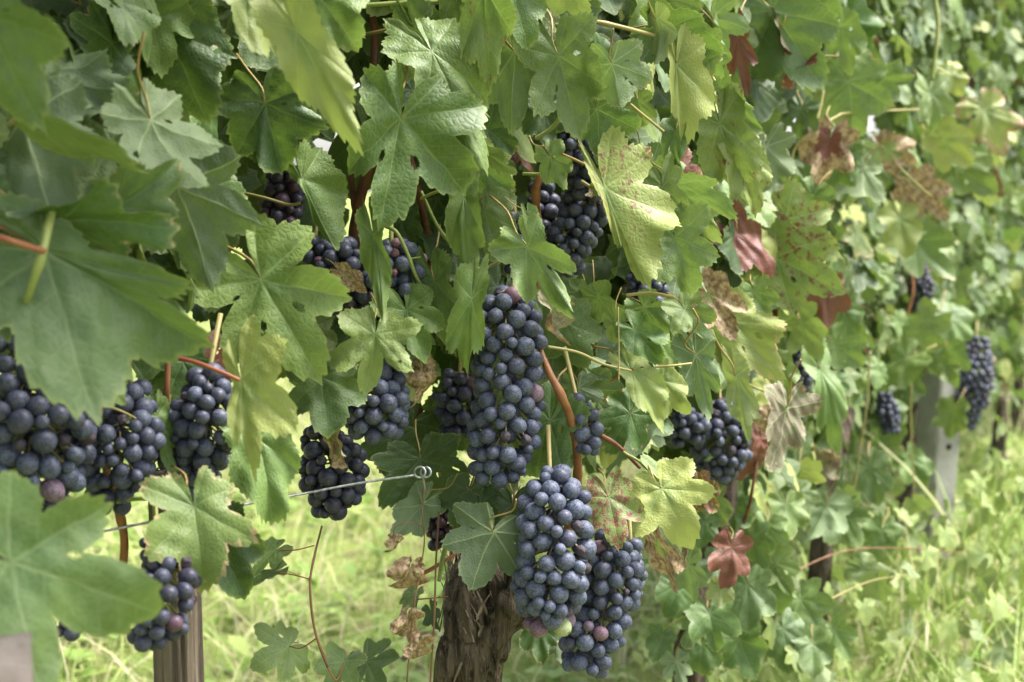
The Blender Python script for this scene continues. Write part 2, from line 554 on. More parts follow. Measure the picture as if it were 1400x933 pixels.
    jj = np.arange(nth - 1)
    Tn = np.stack([np.zeros(nth - 1, int), 1 + jj, 2 + jj], -1)
    Q = Q[:, ::-1]; Tn = Tn[:, ::-1]
    if holes:
        fl = np.stack([uv[:, 0] * 2 - 1, uv[:, 1] * 2 - 1], -1)
        cen = fl[Q].mean(axis=1)
        keep = np.ones(len(Q), bool)
        opts = [(27, .42), (-27, .42), (81, .30), (-81, .30), (28, .55), (-52, .6)]
        rng.shuffle(opts)
        for ad, rd in opts[:holes]:
            hx, hy = rd * math.cos(rad(ad)), rd * math.sin(rad(ad))
            ra = rng.uniform(.035, .075); rb = ra * rng.uniform(.45, .75)
            dx, dy = cen[:, 0] - hx, cen[:, 1] - hy
            ca, sa = math.cos(rad(ad)), math.sin(rad(ad))
            keep &= ((dx * ca + dy * sa) / ra) ** 2 + ((-dx * sa + dy * ca) / rb) ** 2 > 1
        Q = Q[keep]
    return V, [Tn, Q], uv, rh

def leaf_mesh(rng, nth, nr, **kw):
    V, F, uv, rh = leaf_np(rng, nth, nr, **kw)
    # face orientation: upper side is +Z
    return mesh_np("leaf", V, F, M['leaf'], True, uv, {"rho": rh})

def stalk_mesh(rng, mat):
    a = rng.normal(0, 0.12, 3)
    pts = [(0, -0.02, -0.02), (a[0] * .5, -0.22, -0.10), (a[1], -0.50, -0.30), (a[1] + a[2], -0.75, -0.62)]
    V, F = tube_np(catmull(pts, 10), np.linspace(0.013, 0.017, 10), 6)
    return mesh_np("leaf_stalk", V, F, M[mat])
STALKS = {k: [stalk_mesh(RNG, k) for _ in range(4)] for k in ('stalk', 'redstem', 'shoot')}

def rand_shape(rng):
    return dict(S1=rng.uniform(.02, .75), S2=rng.uniform(.05, .8), fold=rng.uniform(-.15, .35), droop=rng.uniform(-.1, .9),
                curl=rng.uniform(-.3, .7), wav=rng.uniform(.04, .14), bull=rng.uniform(.03, .10))
VAR = []
for k in range(16):
    sh = rand_shape(RNG)
    VAR.append(leaf_mesh(RNG, 112, 12, holes=(2 if k % 4 == 0 else 0), **sh))
VAR_CURL = [leaf_mesh(RNG, 96, 11, **{**rand_shape(RNG), 'crump': c, 'droop': d, 'curl': u}) for c, d, u in ((.5, 1.6, 2.0), (.8, 2.2, 1.5), (.35, 1.2, 2.8))]

def basis(M_, N_):
    Y = nrm(M_); Z = nrm(N_ - Y * (N_ @ Y)); X = np.cross(Y, Z)
    return X, Y, Z

def mat4(X, Y, Z, loc, s):
    sx, sy, sz = (s, s, s) if np.isscalar(s) else s
    return Matrix(((X[0] * sx, Y[0] * sy, Z[0] * sz, loc[0]), (X[1] * sx, Y[1] * sy, Z[1] * sz, loc[1]), (X[2] * sx, Y[2] * sy, Z[2] * sz, loc[2]), (0, 0, 0, 1)))

KIND = {  # yellow, red, dry, value
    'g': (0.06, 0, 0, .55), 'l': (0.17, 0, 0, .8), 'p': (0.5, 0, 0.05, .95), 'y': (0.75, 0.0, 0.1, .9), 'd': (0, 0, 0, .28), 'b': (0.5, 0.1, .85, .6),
    'm': (0.40, .52, .12, .8), 'r': (0.2, 1.0, .0, .5), 's': (0.08, .28, .05, .6), 'o': (.45, .8, .2, .6), 't': (0.20, 0, 0, .6),
}

# ------------------------------------------------------------------ vines
VINES = {}
def make_vine(key, base_pts, label):
    base = np.array(base_pts)
    v = empty("grapevine", (base[0], base[1], 0))
    tag(v, label, "grapevine", "grapevines along the row")
    VINES[key] = v
    return v

def gp(px, d):            # plan position of a pixel column at depth d
    p = at(px, 600, d)
    return (p[0], p[1])
make_vine('A', gp(-110, 0.84), "nearest grapevine, out of focus, its big leaves filling the left edge")
make_vine('B', gp(648, 1.03), "grapevine with thick gnarled peeling trunk and bunches hanging round it")
make_vine('C', gp(945, 1.42), "grapevine just right of the thick gnarled trunk, leafy suckers at its foot")
make_vine('D', gp(1135, 1.95), "blurred grapevine between the red curled leaf and the concrete post")
make_vine('E', gp(1255, 2.55), "blurred grapevine whose leaves hang round the top of the concrete post")
make_vine('F', gp(1345, 3.35), "blurred grapevine just beyond the concrete post")
make_vine('G', gp(1392, 4.2), "farthest grapevine of the row, at the right edge")

COUNT = {k: 0 for k in VINES}
def place_leaf(vine, mesh, mat, color, stalk=None, label=None):
    v = VINES[vine]
    m = Matrix.Translation(-v.location) @ mat
    o = link("leaf", mesh, v, m)
    o.color = color
    if stalk is not None:
        s = link("leaf_stalk", stalk, o)
    if label:
        o["label"] = label
    COUNT[vine] += 1
    return o

FIT = {}
def hero(vine, jx, jy, tx, ty, d, kind='g', tilt=0, roll=0, seed=None, stalk='stalk', label=None, flip=None, **sh):
    rng = np.random.default_rng(int(9000 + jx * 7 + jy * 131 + tx) if seed is None else seed)
    p = rand_shape(rng)
    p['wav'] *= 1.5
    fit = FIT.get((jx, jy))
    if fit: sh = {**sh, 'width': 1.0, 'side': fit}
    elif 'width' in sh: sh = {**sh, 'width': sh['width'] * .8}
    else: p['width'] = .8
    tilt = tilt + rng.uniform(-10, 18)
    if not fit: roll = roll + rng.normal(0, 14)
    P = at(jx, jy, d)
    L2 = math.hypot(tx - jx, ty - jy)
    S = L2 * d / FPX / math.cos(rad(tilt))
    to = nrm(CAMP - P)
    rx = nrm(RGT - to * (RGT @ to)); ux = np.cross(to, rx)
    m2 = (rx * (tx - jx) - ux * (ty - jy)) / L2
    Md = m2 * math.cos(rad(tilt)) + to * math.sin(rad(tilt))
    X, Y, Z = basis(Md, to)
    cr, sr = math.cos(rad(roll)), math.sin(rad(roll))
    X, Z = X * cr - Z * sr, Z * cr + X * sr
    if flip or (flip is None and rng.random() < .10):
        X, Z = -X, -Z
        if fit: sh['side'] = fit[::-1]
    p.update(sh)
    if 'holes' not in p and rng.random() < .35: p['holes'] = int(rng.integers(1, 4))
    nth = int(np.clip(L2 * 1.6, 100, 230)); nr = int(np.clip(L2 * 0.2, 10, 24))
    me = leaf_mesh(rng, nth, nr, **p)
    k = KIND[kind] if isinstance(kind, str) else kind
    c = [float(np.clip(q + rng.normal(0, .04), 0, 1)) if q > 0 else 0.0 for q in k[:3]] + [float(np.clip(k[3] + rng.normal(0, .06), 0, 1))]
    if c[2] == 0 and rng.random() < .4: c[2] = float(rng.uniform(.06, .22))
    st = STALKS[stalk][rng.integers(0, 4)] if stalk else None
    return place_leaf(vine, me, mat4(X, Y, Z, P, S), c, st, label)

H = hero
# how far each lobed side reaches from the midrib (right hand, left hand walking to the tip)
FIT.update({(62, 344): (.95, .3), (14, 768): (1.15, .85), (412, 246): (.12, .85), (352, 600): (.6, .6), (250, 494): (.8, .8), (404, 42): (.36, .36), (244, 255): (.85, .85), (362, 142): (.9, .9), (357, 383): (.9, .92), (327, 518): (.2, .75),
    (330, 588): (.75, .75), (440, 516): (1.0, 1.1), (513, 458): (.95, .9), (548, 162): (.58, 1.08), (590, 72): (.5, .5), (662, -14): (.42, .4), (763, 77): (.65, .8), (703, 72): (.7, .7),
    (837, 87): (1.0, 1.1), (905, 42): (.9, .8), (926, 88): (.2, .55), (815, 150): (.9, 1.1), (752, 215): (.75, .75), (826, 258): (.15, .82), (923, 325): (.75, .8), (722, 338): (.65, .5),
    (634, 268): (.3, .3), (646, 408): (.3, .3), (510, 322): (.25, .25), (752, 575): (.65, .65), (673, 728): (1.2, 1.15), (575, 628): (1.4, 1.3), (832, 680): (.85, .85), (905, 668): (1.0, 1.0), (862, 565): (.85, .85),
    (863, 507): (.3, .5), (950, 485): (.5, .5), (1006, 516): (.35, .35), (985, 168): (.5, .5), (985, 118): (.4, .4), (1010, 52): (.45, .4), (1055, 14): (.75, .75), (1002, 440): (.7, .7),
    (1160, 112): (.9, .9), (1122, 505): (.3, .3), (216, 570): (.5, .4), (265, 692): (.9, .8)})
# --- near vine, left
H('A', 62, 344, 288, 472, .68, (.04, 0, .05, .62), 0, -12, S1=.35, S2=.5, fold=.25, droop=.2, curl=.1, width=1.0, flip=False)
H('A', 14, 768, 206, 836, .61, (.12, 0, 0, .8), 0, -8, S1=.75, S2=.65, fold=.12, droop=.1, curl=.1, width=1.15, seed=2, flip=False)
H('A', -28, 20, 38, 160, .60, 'g', 0, 20, S1=.25, S2=.3, droop=.3)
H('A', 42, 145, 150, 264, .68, 't', 0, 35, S1=.1, S2=.2, fold=.2, width=.75)
H('A', 30, 165, 62, 305, .71, 'g', 15, 10, S1=.2, S2=.3)
H('A', 62, 98, 178, 146, .75, 'g', 10, -25, S1=.15, S2=.2, width=.8)
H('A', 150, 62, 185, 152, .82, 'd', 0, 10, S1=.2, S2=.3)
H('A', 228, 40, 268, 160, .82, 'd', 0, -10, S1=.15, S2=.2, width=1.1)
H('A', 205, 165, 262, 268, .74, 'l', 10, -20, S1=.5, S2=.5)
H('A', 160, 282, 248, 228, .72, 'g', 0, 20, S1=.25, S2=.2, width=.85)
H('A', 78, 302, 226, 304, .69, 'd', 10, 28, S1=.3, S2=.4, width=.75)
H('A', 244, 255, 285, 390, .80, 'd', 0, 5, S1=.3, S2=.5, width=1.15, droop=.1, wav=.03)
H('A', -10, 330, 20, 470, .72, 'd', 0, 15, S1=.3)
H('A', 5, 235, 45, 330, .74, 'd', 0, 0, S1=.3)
H('A', 250, 494, 277, 552, .85, 'g', 0, 0, S1=.3, S2=.4, width=1.15)
H('A', 216, 570, 236, 650, .83, 'l', 0, -30, S1=.6, S2=.5, width=.65)
H('A', 265, 692, 284, 800, .79, (.3, .30, .25, .75), 0, -10, S1=.4, S2=.6, fold=.25, label="mottled leaf with reddened margin")
H('A', 292, 730, 335, 815, .84, 'd', 0, 20, S1=.2, S2=.3)
H('A', -5, 668, 40, 690, .66, 'l', 0, 20, S1=.3)
H('A', 327, 518, 345, 655, .79, 'y', 0, 25, S1=.55, S2=.45, fold=-.1, width=.75, stalk=None, label="pale yellow leaf hanging from a red stalk")
H('A', 352, 600, 380, 708, .83, 'l', 5, -12, S1=.1, S2=.15, bull=.13, droop=.8, width=1.1)
H('A', 205, 420, 240, 480, .82, 'g', 0, 0, S1=.3)
H('A', 150, 330, 210, 420, .82, 'd', 0, 0, S1=.3)
H('A', 100, 20, 150, 110, .86, 'd', 0, 20, S1=.3)
H('A', 110, -20, 170, 30, .85, 'd', 0, 20, S1=.3)
H('A', 160, 0, 215, 70, .78, 'l', 0, -20, S1=.3, width=.9)
H('A', 20, 420, 60, 470, .78, 'd', 0, 0, S1=.3)
H('A', 135, 520, 172, 552, .74, 'l', 10, 0, S1=.4, width=.8)
# --- the vine with the gnarled trunk
H('B', 362, 142, 380, 236, .86, 'd', 0, 6, S1=.25, S2=.2, width=1.2, droop=.1, holes=1)
H('B', 404, 42, 480, 194, .75, (.6, 0, .03, .95), 0, 0, S1=.02, S2=.1, fold=.3, width=.62, curl=.2, label="yellowing leaf folded along its midrib")
H('B', 335, -12, 405, 78, .78, 'p', 0, -25, S1=.1, S2=.2, width=.7)
H('B', 395, 30, 415, 105, .82, 'g', 10, 30, S1=.3, width=.7)
H('B', 432, -12, 486, 62, .82, 'l', 0, 0, S1=.2, S2=.3, width=1.1)
H('B', 300, 82, 325, 150, .92, 't', 0, 10, S1=.3, width=1.1)
H('B', 318, 10, 300, 70, .93, 't', 0, 10, S1=.3, width=.9)
H('B', 300, 185, 330, 240, 1.05, 't', 0, 10, S1=.3, width=.9)
H('B', 412, 246, 452, 338, .90, 'l', 0, -15, S1=.05, S2=.2, width=1.0, droop=.1)
H('B', 357, 383, 432, 514, .86, (.3, .05, .02, .85), 0, 4, S1=.55, S2=.75, bull=.12, wav=.1, fold=.06, droop=.3, width=1.05, holes=4)
H('B', 440, 516, 448, 594, .91, 'g', 0, 0, S1=.3, S2=.6, width=1.25, droop=.1)
H('B', 513, 458, 502, 540, .89, (.35, .25, .05, .85), 0, -8, S1=.85, S2=.75, width=1.05, holes=2)
H('B', 548, 162, 519, 304, .88, 'g', 0, -5, flip=False, S1=.72, S2=.45, width=1.25, bull=.1, fold=.1, droop=.15, seed=41)
H('B', 590, 72, 672, 196, .90, (.1, .1, .05, .7), 10, -30, S1=.3, S2=.4, fold=-.1)
H('B', 565, 40, 590, 132, .93, 'g', 0, 30, S1=.4, width=.7)
H('B', 662, -14, 671, 114, .885, (.2, .42, .05, .7), 0, -10, S1=.12, S2=.2, width=.62, fold=.15)
H('B', 620, -10, 640, 48, .92, 't', 0, -10, S1=.1, S2=.2, width=.8)
H('B', 700, -15, 722, 62, .91, 's', 0, -10, S1=.3, S2=.2, width=.9)
H('B', 703, 72, 700, 176, .95, 'g', 0, 10, S1=.25, S2=.3, width=.9)
H('B', 763, 77, 792, 184, .94, (.15, .2, .03, .72), 0, 6, S1=.3, S2=.45, width=1.1, droop=.1)
H('B', 775, -24, 802, 28, .94, 'p', 0, 0, S1=.4, S2=.3, width=1.1)
H('B', 837, 87, 852, 146, .93, 'l', 0, 10, S1=.1, S2=.2, fold=.3, width=1.25)
H('B', 822, 75, 812, 45, .95, 'g', 0, 20, S1=.2, width=1.1)
H('B', 815, 150, 825, 214, .96, 'g', 0, 5, S1=.3, S2=.4, width=1.3)
H('B', 752, 215, 778, 256, .97, 'l', 0, 0, S1=.2, S2=.7, width=1.2)
H('B', 742, 148, 752, 200, 1.0, 'd', 0, 0, S1=.2, width=1.1)
H('B', 722, 338, 776, 428, .925, 'l', 0, 0, S1=.75, S2=.6, fold=.22, width=1.0, holes=2, label="pale deeply lobed leaf above the longest bunch")
H('B', 722, 300, 730, 345, .935, 't', 0, -40, S1=.2, width=.6)
H('B', 634, 268, 640, 388, .94, 'l', 0, 15, S1=.3, S2=.3)
H('B', 662, 290, 682, 358, .97, (.15, .3, .05, .6), 0, 0, S1=.4, width=1)
H('B', 662, 208, 702, 240, .95, 't', 0, 30, S1=.2, width=.7)
H('B', 640, 212, 700, 272, .97, 'l', 0, 20, S1=.5, width=.9)
H('B', 655, 255, 680, 320, 1.0, 'g', 0, 0, S1=.5, width=1.1)
H('B', 592, 385, 612, 480, .97, 'g', 0, 30, S1=.4, S2=.5, width=.8)
H('B', 646, 408, 627, 524, .94, 'l', 0, 15, S1=.4, S2=.4)
H('B', 556, 424, 578, 494, .96, 'l', 0, -10, S1=.4, width=1.1)
H('B', 510, 322, 528, 432, .885, 't', 0, 15, S1=.2, S2=.2, width=.6)
H('B', 548, 300, 560, 345, 1.02, 'd', 0, 0, S1=.3, width=1.1)
H('B', 575, 628, 592, 694, 1.02, 'd', 0, 0, S1=.3, S2=.4, width=1.25, seed=3)
H('B', 535, 600, 525, 650, 1.06, 'd', 0, 0, S1=.3, width=1.2)
H('B', 700, 690, 690, 745, 1.0, 'd', 0, 0, S1=.4, width=1.3, flip=False)
H('B', 640, 672, 622, 722, 1.0, 'd', 0, 0, S1=.3, width=1.3, flip=False)
H('B', 655, 690, 662, 735, .99, 'd', 0, 0, S1=.3, width=1.2, flip=False)
H('B', 578, 690, 534, 742, 1.0, 'g', 0, 20, S1=.2, S2=.4, width=.75)
H('B', 673, 728, 645, 802, .955, 'd', 0, 0, S1=.5, S2=.6, width=1.25, holes=2, seed=5)
H('B', 752, 575, 716, 670, .99, 'g', 0, 15, S1=.3, S2=.4, width=1.0, holes=1)
H('B', 832, 680, 846, 748, .955, (.3, .50, .12, .7), 0, 0, S1=.6, S2=.5, width=1.15, label="green leaf with one dark red lobe beside the grapes")
H('B', 905, 668, 944, 742, .96, (.8, .0, .12, 1.0), 0, -5, S1=.6, S2=.5, width=1.15, label="bleached pale yellow leaf")
H('B', 912, 662, 880, 622, .98, 'l', 0, 10, S1=.3, S2=.4, width=1.0)
H('B', 955, 665, 978, 700, 1.0, 'o', 0, 10, S1=.3, S2=.4, width=1.0)
H('B', 862, 565, 828, 622, 1.02, 'g', 0, 0, S1=.5, S2=.5, width=1.2, holes=1)
H('B', 832, 570, 808, 600, 1.04, 'g', 0, 0, S1=.5, S2=.5, width=1.2)
H('B', 863, 507, 912, 584, .97, (.55, .2, .1, .9), 0, -20, S1=.25, S2=.3, width=.9)
H('B', 905, 520, 945, 570, 1.0, 'p', 0, 10, S1=.4, S2=.3, width=.8)
H('B', 868, 452, 905, 496, .97, 's', 0, -10, S1=.2, width=.9)
H('B', 842, 442, 862, 490, .98, 't', 0, 30, S1=.2, width=.7)
H('B', 772, 440, 800, 502, 1.02, 'g', 0, 0, S1=.3, S2=.3, width=1.2, holes=1)
H('B', 790, 530, 800, 575, 1.04, 'g', 0, 0, S1=.5, width=1.2)
H('B', 818, 405, 850, 452, 1.03, 't', 0, 15, S1=.2, width=1.0)
H('B', 800, 400, 785, 440, 1.04, 'g', 0, 0, S1=.5, width=1.2)
H('B', 826, 258, 882, 390, .955, (.55, .50, .1, .9), 0, -12, S1=.35, S2=.55, width=.95, fold=.12, label="pale leaf speckled purple red")
H('B', 850, 228, 838, 300, .97, (.35, .35, .1, .7), 0, 10, S1=.4, width=1.0)
H('B', 905, 255, 915, 330, .985, 't', 0, 15, S1=.5, width=.8)
H('B', 923, 325, 950, 408, .98, 'l', 0, -6, S1=.5, S2=.6, width=1.1)
H('B', 905, 42, 985, 72, 1.0, 'g', 0, 8, S1=.15, S2=.3, width=1.05)
H('B', 898, 28, 912, 88, .985, 'p', 0, 45, S1=.1, width=.75)
H('B', 926, 88, 941, 196, .985, 'y', 0, -20, S1=.12, S2=.2, width=.7, label="yellow green leaf hanging tip down")
H('B', 968, 80, 950, 110, 1.0, 'p', 0, 0, S1=.2, width=.9)
H('B', 872, 138, 880, 180, 1.02, 't', 0, 0, S1=.3, width=1.0)
H('B', 924, 180, 918, 240, 1.0, 's', 0, 50, S1=.3, width=.6)
H('B', 890, 225, 935, 265, 1.02, 'g', 0, 0, S1=.4, width=1.0)
H('B', 925, 252, 1006, 288, 1.02, 'l', 0, 10, S1=.5, S2=.5, width=.85)
H('B', 940, 275, 985, 330, 1.05, 'p', 0, 30, S1=.3, width=.8)
H('B', 950, 485, 968, 568, 1.03, 'l', 0, 5, S1=.4, S2=.5, width=.9, holes=2)
H('B', 936, 422, 968, 466, 1.04, 't', 0, -10, S1=.4, width=1.0)
H('B', 880, 420, 910, 455, 1.06, 'l', 0, 0, S1=.2, width=1.2)
H('B', 880, 560, 868, 620, 1.06, 'g', 0, 0, S1=.2, width=1.2)
H('B', 395, 884, 352, 908, .98, 'l', 35, -10, S1=.7, S2=.6, width=1.3, seed=8)
H('B', 470, 905, 448, 945, .99, 'l', 35, 0, S1=.6, width=1.2)
H('B', 500, 905, 520, 945, 1.0, 'g', 35, 0, S1=.6, width=1.2)
H('B', 378, 752, 345, 776, .97, 'l', 20, 50, S1=.7, width=.7)
H('B', 378, 782, 342, 800, .97, 't', 20, 50, S1=.7, width=.7)
H('B', 735, 855, 742, 905, 1.05, 'd', 0, 0, S1=.4, width=1.0)
H('B', 765, 860, 772, 915, 1.06, 'd', 0, 0, S1=.4, width=1.0)
H('B', 565, 812, 545, 838, 1.02, 'g', 20, 30, S1=.4, width=.8)
H('B', 590, 835, 600, 860, 1.03, 'd', 20, 30, S1=.4, width=1)
H('B', 455, 600, 470, 640, .93, (.3, .6, .5, .3), 0, 30, S1=.1, width=.7)
H('B', 470, 375, 500, 400, .93, (.5, .2, .75, .5), 0, 20, S1=.1, width=.8)
# crumpled dry leaves of this vine
for a in ((578, 505, 590, 552, .97, (.6, .1, 1, .7)), (752, 418, 742, 478, .955, (.7, 0, .75, 1)), (560, 778, 550, 822, .96, (.4, .3, 1, .4)), (556, 845, 552, 882, .96, (.4, .3, 1, .4)),
          (574, 880, 566, 915, .96, (.4, .3, 1, .4)), (540, 738, 538, 762, .97, (.4, .3, 1, .3)), (828, 250, 818, 285, 1.0, (.5, .2, 1, .6))):
    H('B', *a, 0, 20, crump=.7, droop=1.4, curl=2.2, S1=.4, width=.9, stalk=None, label="small crumpled dry brown leaf")
# --- the vine behind it
H('C', 985, 168, 1018, 282, 1.13, (.3, .42, .08, .8), 0, 10, S1=.2, S2=.3, width=.9, label="big pale leaf with purple spots")
H('C', 1012, 205, 1042, 292, 1.14, (.4, .40, .08, .8), 0, -35, S1=.2, S2=.3, width=.7)
H('C', 985, 118, 1038, 186, 1.13, 's', 0, 25, S1=.2, S2=.3, width=.7)
H('C', 965, 60, 985, 110, 1.06, 'l', 0, 20, S1=.3, S2=.3, width=.9)
H('C', 1010, 52, 1028, 128, 1.28, (.1, 1, 0, .6), 0, 20, S1=.8, S2=.7, width=.8, label="orange red leaf near the top")
H('C', 1066, 42, 1072, 100, 1.36, (.1, 1, .0, .3), 0, 60, S1=.5, width=.6, label="dark purple brown curled leaf")
H('C', 1100, 85, 1068, 116, 1.37, (.1, 1, .0, .3), 0, 50, S1=.5, width=.6)
H('C', 1055, 14, 1128, 116, 1.36, (.08, .26, .03, .6), 0, 0, S1=.3, S2=.3, width=1.15, label="large grey green leaf with dark spots")
H('C', 1090, 0, 1150, 22, 1.38, 'l', 0, 0, S1=.3, S2=.3, width=1.0)
H('C', 1150, 40, 1165, 100, 1.5, 't', 0, 20, S1=.3, width=.9)
H('C', 1008, 318, 1062, 372, 1.3, (.1, .95, 0, .35), 0, 30, S1=.3, width=.8, crump=.25, label="purple curled leaf")
H('C', 1075, 300, 1142, 350, 1.38, (.4, .45, .1, .9), 0, 10, S1=.4, width=1.0)
H('C', 1060, 352, 1148, 398, 1.38, (.35, .5, .12, .9), 0, -10, S1=.4, width=1.0)
H('C', 968, 402, 1004, 462, 1.15, (.6, .1, .8, .8), 0, 0, S1=.4, width=1.0, crump=.15, label="half dried tan leaf")
H('C', 1002, 440, 1066, 516, 1.22, (.65, .12, .25, .9), 0, 0, S1=.25, S2=.3, width=1.0)
H('C', 1032, 400, 1050, 440, 1.25, 'l', 0, 0, S1=.3, width=1.1)
H('C', 1006, 516, 1026, 602, 1.12, (.55, 0, .08, .9), 0, 25, S1=.08, S2=.15, width=.72)
H('C', 1066, 500, 1082, 545, 1.3, 't', 0, 30, S1=.3, width=.8)
H('C', 1075, 560, 1062, 640, 1.26, (.2, .9, .25, .95), 0, 15, S1=.4, width=.8, crump=.3, curl=1.6, label="pinkish red drying curled leaf")
H('C', 1052, 575, 1100, 592, 1.4, (.2, .8, .7, 1.0), 0, 15, S1=.3, width=.8, curl=1.2, stalk=None)
H('C', 1040, 600, 1030, 665, 1.42, (.2, 1, .2, .4), 0, 15, S1=.3, width=.8, crump=.3)
H('C', 1000, 750, 992, 802, 1.24, (.1, 1, .0, .7), 0, 0, S1=.4, width=1.0, crump=.2, label="brick red crumpled leaf near the vine's foot")
H('C', 985, 802, 985, 832, 1.25, 'y', 0, 0, S1=.4, width=1.1)
H('C', 900, 745, 928, 808, 1.0, (.7, .5, .55, .7), 0, 45, S1=.3, width=.6, stalk=None, label="narrow brown and yellow withering leaf")
H('C', 935, 735, 935, 775, 1.0, (.1, .9, .3, .5), 0, 55, S1=.2, width=.5)
for a in ((940, 772, 945, 822, 1.30, 'l'), (925, 800, 918, 845, 1.33, 'g'), (1022, 800, 1020, 862, 1.40, 'g'), (970, 840, 978, 890, 1.36, 'g'), (1040, 800, 1062, 850, 1.5, 'g'),
          (1070, 860, 1082, 920, 1.5, 'g'), (1010, 875, 1030, 925, 1.42, 'g'), (960, 880, 955, 925, 1.38, 'g'), (1050, 720, 1048, 760, 1.46, 'l'), (1075, 690, 1080, 735, 1.5, 'l'),
          (1030, 735, 1040, 778, 1.44, 'g'), (1095, 820, 1120, 870, 1.55, 'l'), (1110, 880, 1110, 925, 1.5, 'g'), (1000, 690, 990, 735, 1.44, 'g'), (905, 870, 892, 905, 1.4, 'g'),
          (1140, 860, 1160, 900, 1.6, 'l'), (1060, 770, 1080, 812, 1.5, 'l'), (895, 700, 880, 745, 1.3, 'g'), (870, 770, 858, 800, 1.3, 'g'), (1015, 640, 1010, 690, 1.5, 'd'), (962, 715, 955, 752, 1.38, 'g'), (978, 680, 985, 722, 1.4, 'l'), (950, 850, 935, 885, 1.37, 'l'), (925, 905, 935, 940, 1.37, 'l'), (985, 765, 968, 800, 1.39, 'g')):
    H('C', *a, 5, float(RNG.uniform(-25, 25)), width=1.1)
# --- blurred vines to the right
for a in ((1160, 112, 1170, 192, 1.62, 'l'), (1202, 108, 1248, 112, 1.72, 't'), (1272, 128, 1284, 184, 1.9, 'l'), (1160, 25, 1190, 72, 1.7, 's'), (1122, 505, 1154, 615, 1.5, 'l'),
          (1128, 395, 1132, 446, 1.55, 'r'), (1135, 190, 1122, 250, 1.55, (.1, 1, .5, .25)), (1095, 150, 1090, 190, 1.55, 'd'), (1150, 215, 1140, 275, 1.62, 'g'), (1180, 230, 1175, 290, 1.66, 't'),
          (1095, 440, 1120, 490, 1.5, 'p'), (1140, 470, 1180, 500, 1.6, 'l'), (1150, 420, 1170, 460, 1.65, 'g'), (1110, 270, 1095, 320, 1.5, 'l'),
          (1130, 690, 1110, 745, 1.75, 'l'), (1150, 700, 1175, 750, 1.8, 'g'), (1090, 640, 1075, 690, 1.7, 'g'), (1190, 640, 1200, 690, 1.9, 'g'), (1205, 725, 1190, 770, 1.8, 'l'), (1180, 780, 1215, 815, 1.75, 't')):
    H('D', *a, 5, float(RNG.uniform(-25, 25)), width=1.0)
for a in ((1345, 150, 1378, 208, 2.1, (.6, .15, .2, .8)), (1212, 205, 1255, 225, 1.95, (.6, .35, .5, .7)), (1255, 258, 1295, 300, 2.0, (.6, .1, .8, 1)), (1230, 300, 1240, 352, 2.0, (.6, 0, 0, 1)),
          (1290, 190, 1330, 230, 2.1, 'y'), (1310, 230, 1360, 260, 2.2, 't'), (1300, 100, 1320, 130, 2.0, 'y'), (1250, 330, 1300, 380, 2.1, 'l'), (1240, 490, 1200, 530, 2.1, 'l'), (1290, 430, 1330, 460, 2.3, 'l'),
          (1290, 500, 1310, 520, 2.4, 't'), (1270, 440, 1230, 480, 2.2, 't'), (1262, 472, 1250, 520, 2.4, 'g'), (1296, 480, 1306, 530, 2.45, 'l'), (1238, 520, 1246, 560, 2.5, 'g'), (1305, 560, 1296, 600, 2.4, 't'), (1245, 630, 1262, 668, 2.3, 'l')):
    H('E', *a, 5, float(RNG.uniform(-25, 25)), width=1.0)

# ------------------------------------------------------------------ the row's front in plan
FR = [(-260, .50), (-120, .60), (0, .68), (200, .76), (400, .88), (600, .955), (700, .985), (800, 1.02), (900, 1.10), (1000, 1.27), (1100, 1.54), (1200, 2.0), (1300, 2.62), (1400, 3.45), (1470, 4.3), (1520, 5.2)]
FRP = np.array([((px - 700) / FPX * d, d) for px, d in FR])
FRL = np.r_[0, np.cumsum(np.linalg.norm(np.diff(FRP, axis=0), axis=1))]
FRPX = np.array([f[0] for f in FR], float)
def row_point(s):
    x = np.interp(s, FRL, FRP[:, 0]); y = np.interp(s, FRL, FRP[:, 1])
    e = 0.02
    t = np.array([np.interp(s + e, FRL, FRP[:, 0]) - np.interp(s - e, FRL, FRP[:, 0]), np.interp(s + e, FRL, FRP[:, 1]) - np.interp(s - e, FRL, FRP[:, 1])])
    t /= np.linalg.norm(t) + 1e-9
    return np.array([x, y]), t, np.array([-t[1], t[0]])
def s_of(px):
    return float(np.interp(px, FRPX, FRL))
# lowest leaf by image column of the row's front, as heights
LOW = [(-260, .46), (0, .50), (200, .52), (330, .50), (420, .545), (560, .56), (640, .52), (760, .50), (880, .48), (960, .46), (1040, .42), (1100, .36), (1200, .31), (1300, .21), (1400, .17), (1520, .16)]
def low_at(s):
    px = np.interp(s, FRL, FRPX)
    return np.interp(px, [l[0] for l in LOW], [l[1] for l in LOW])

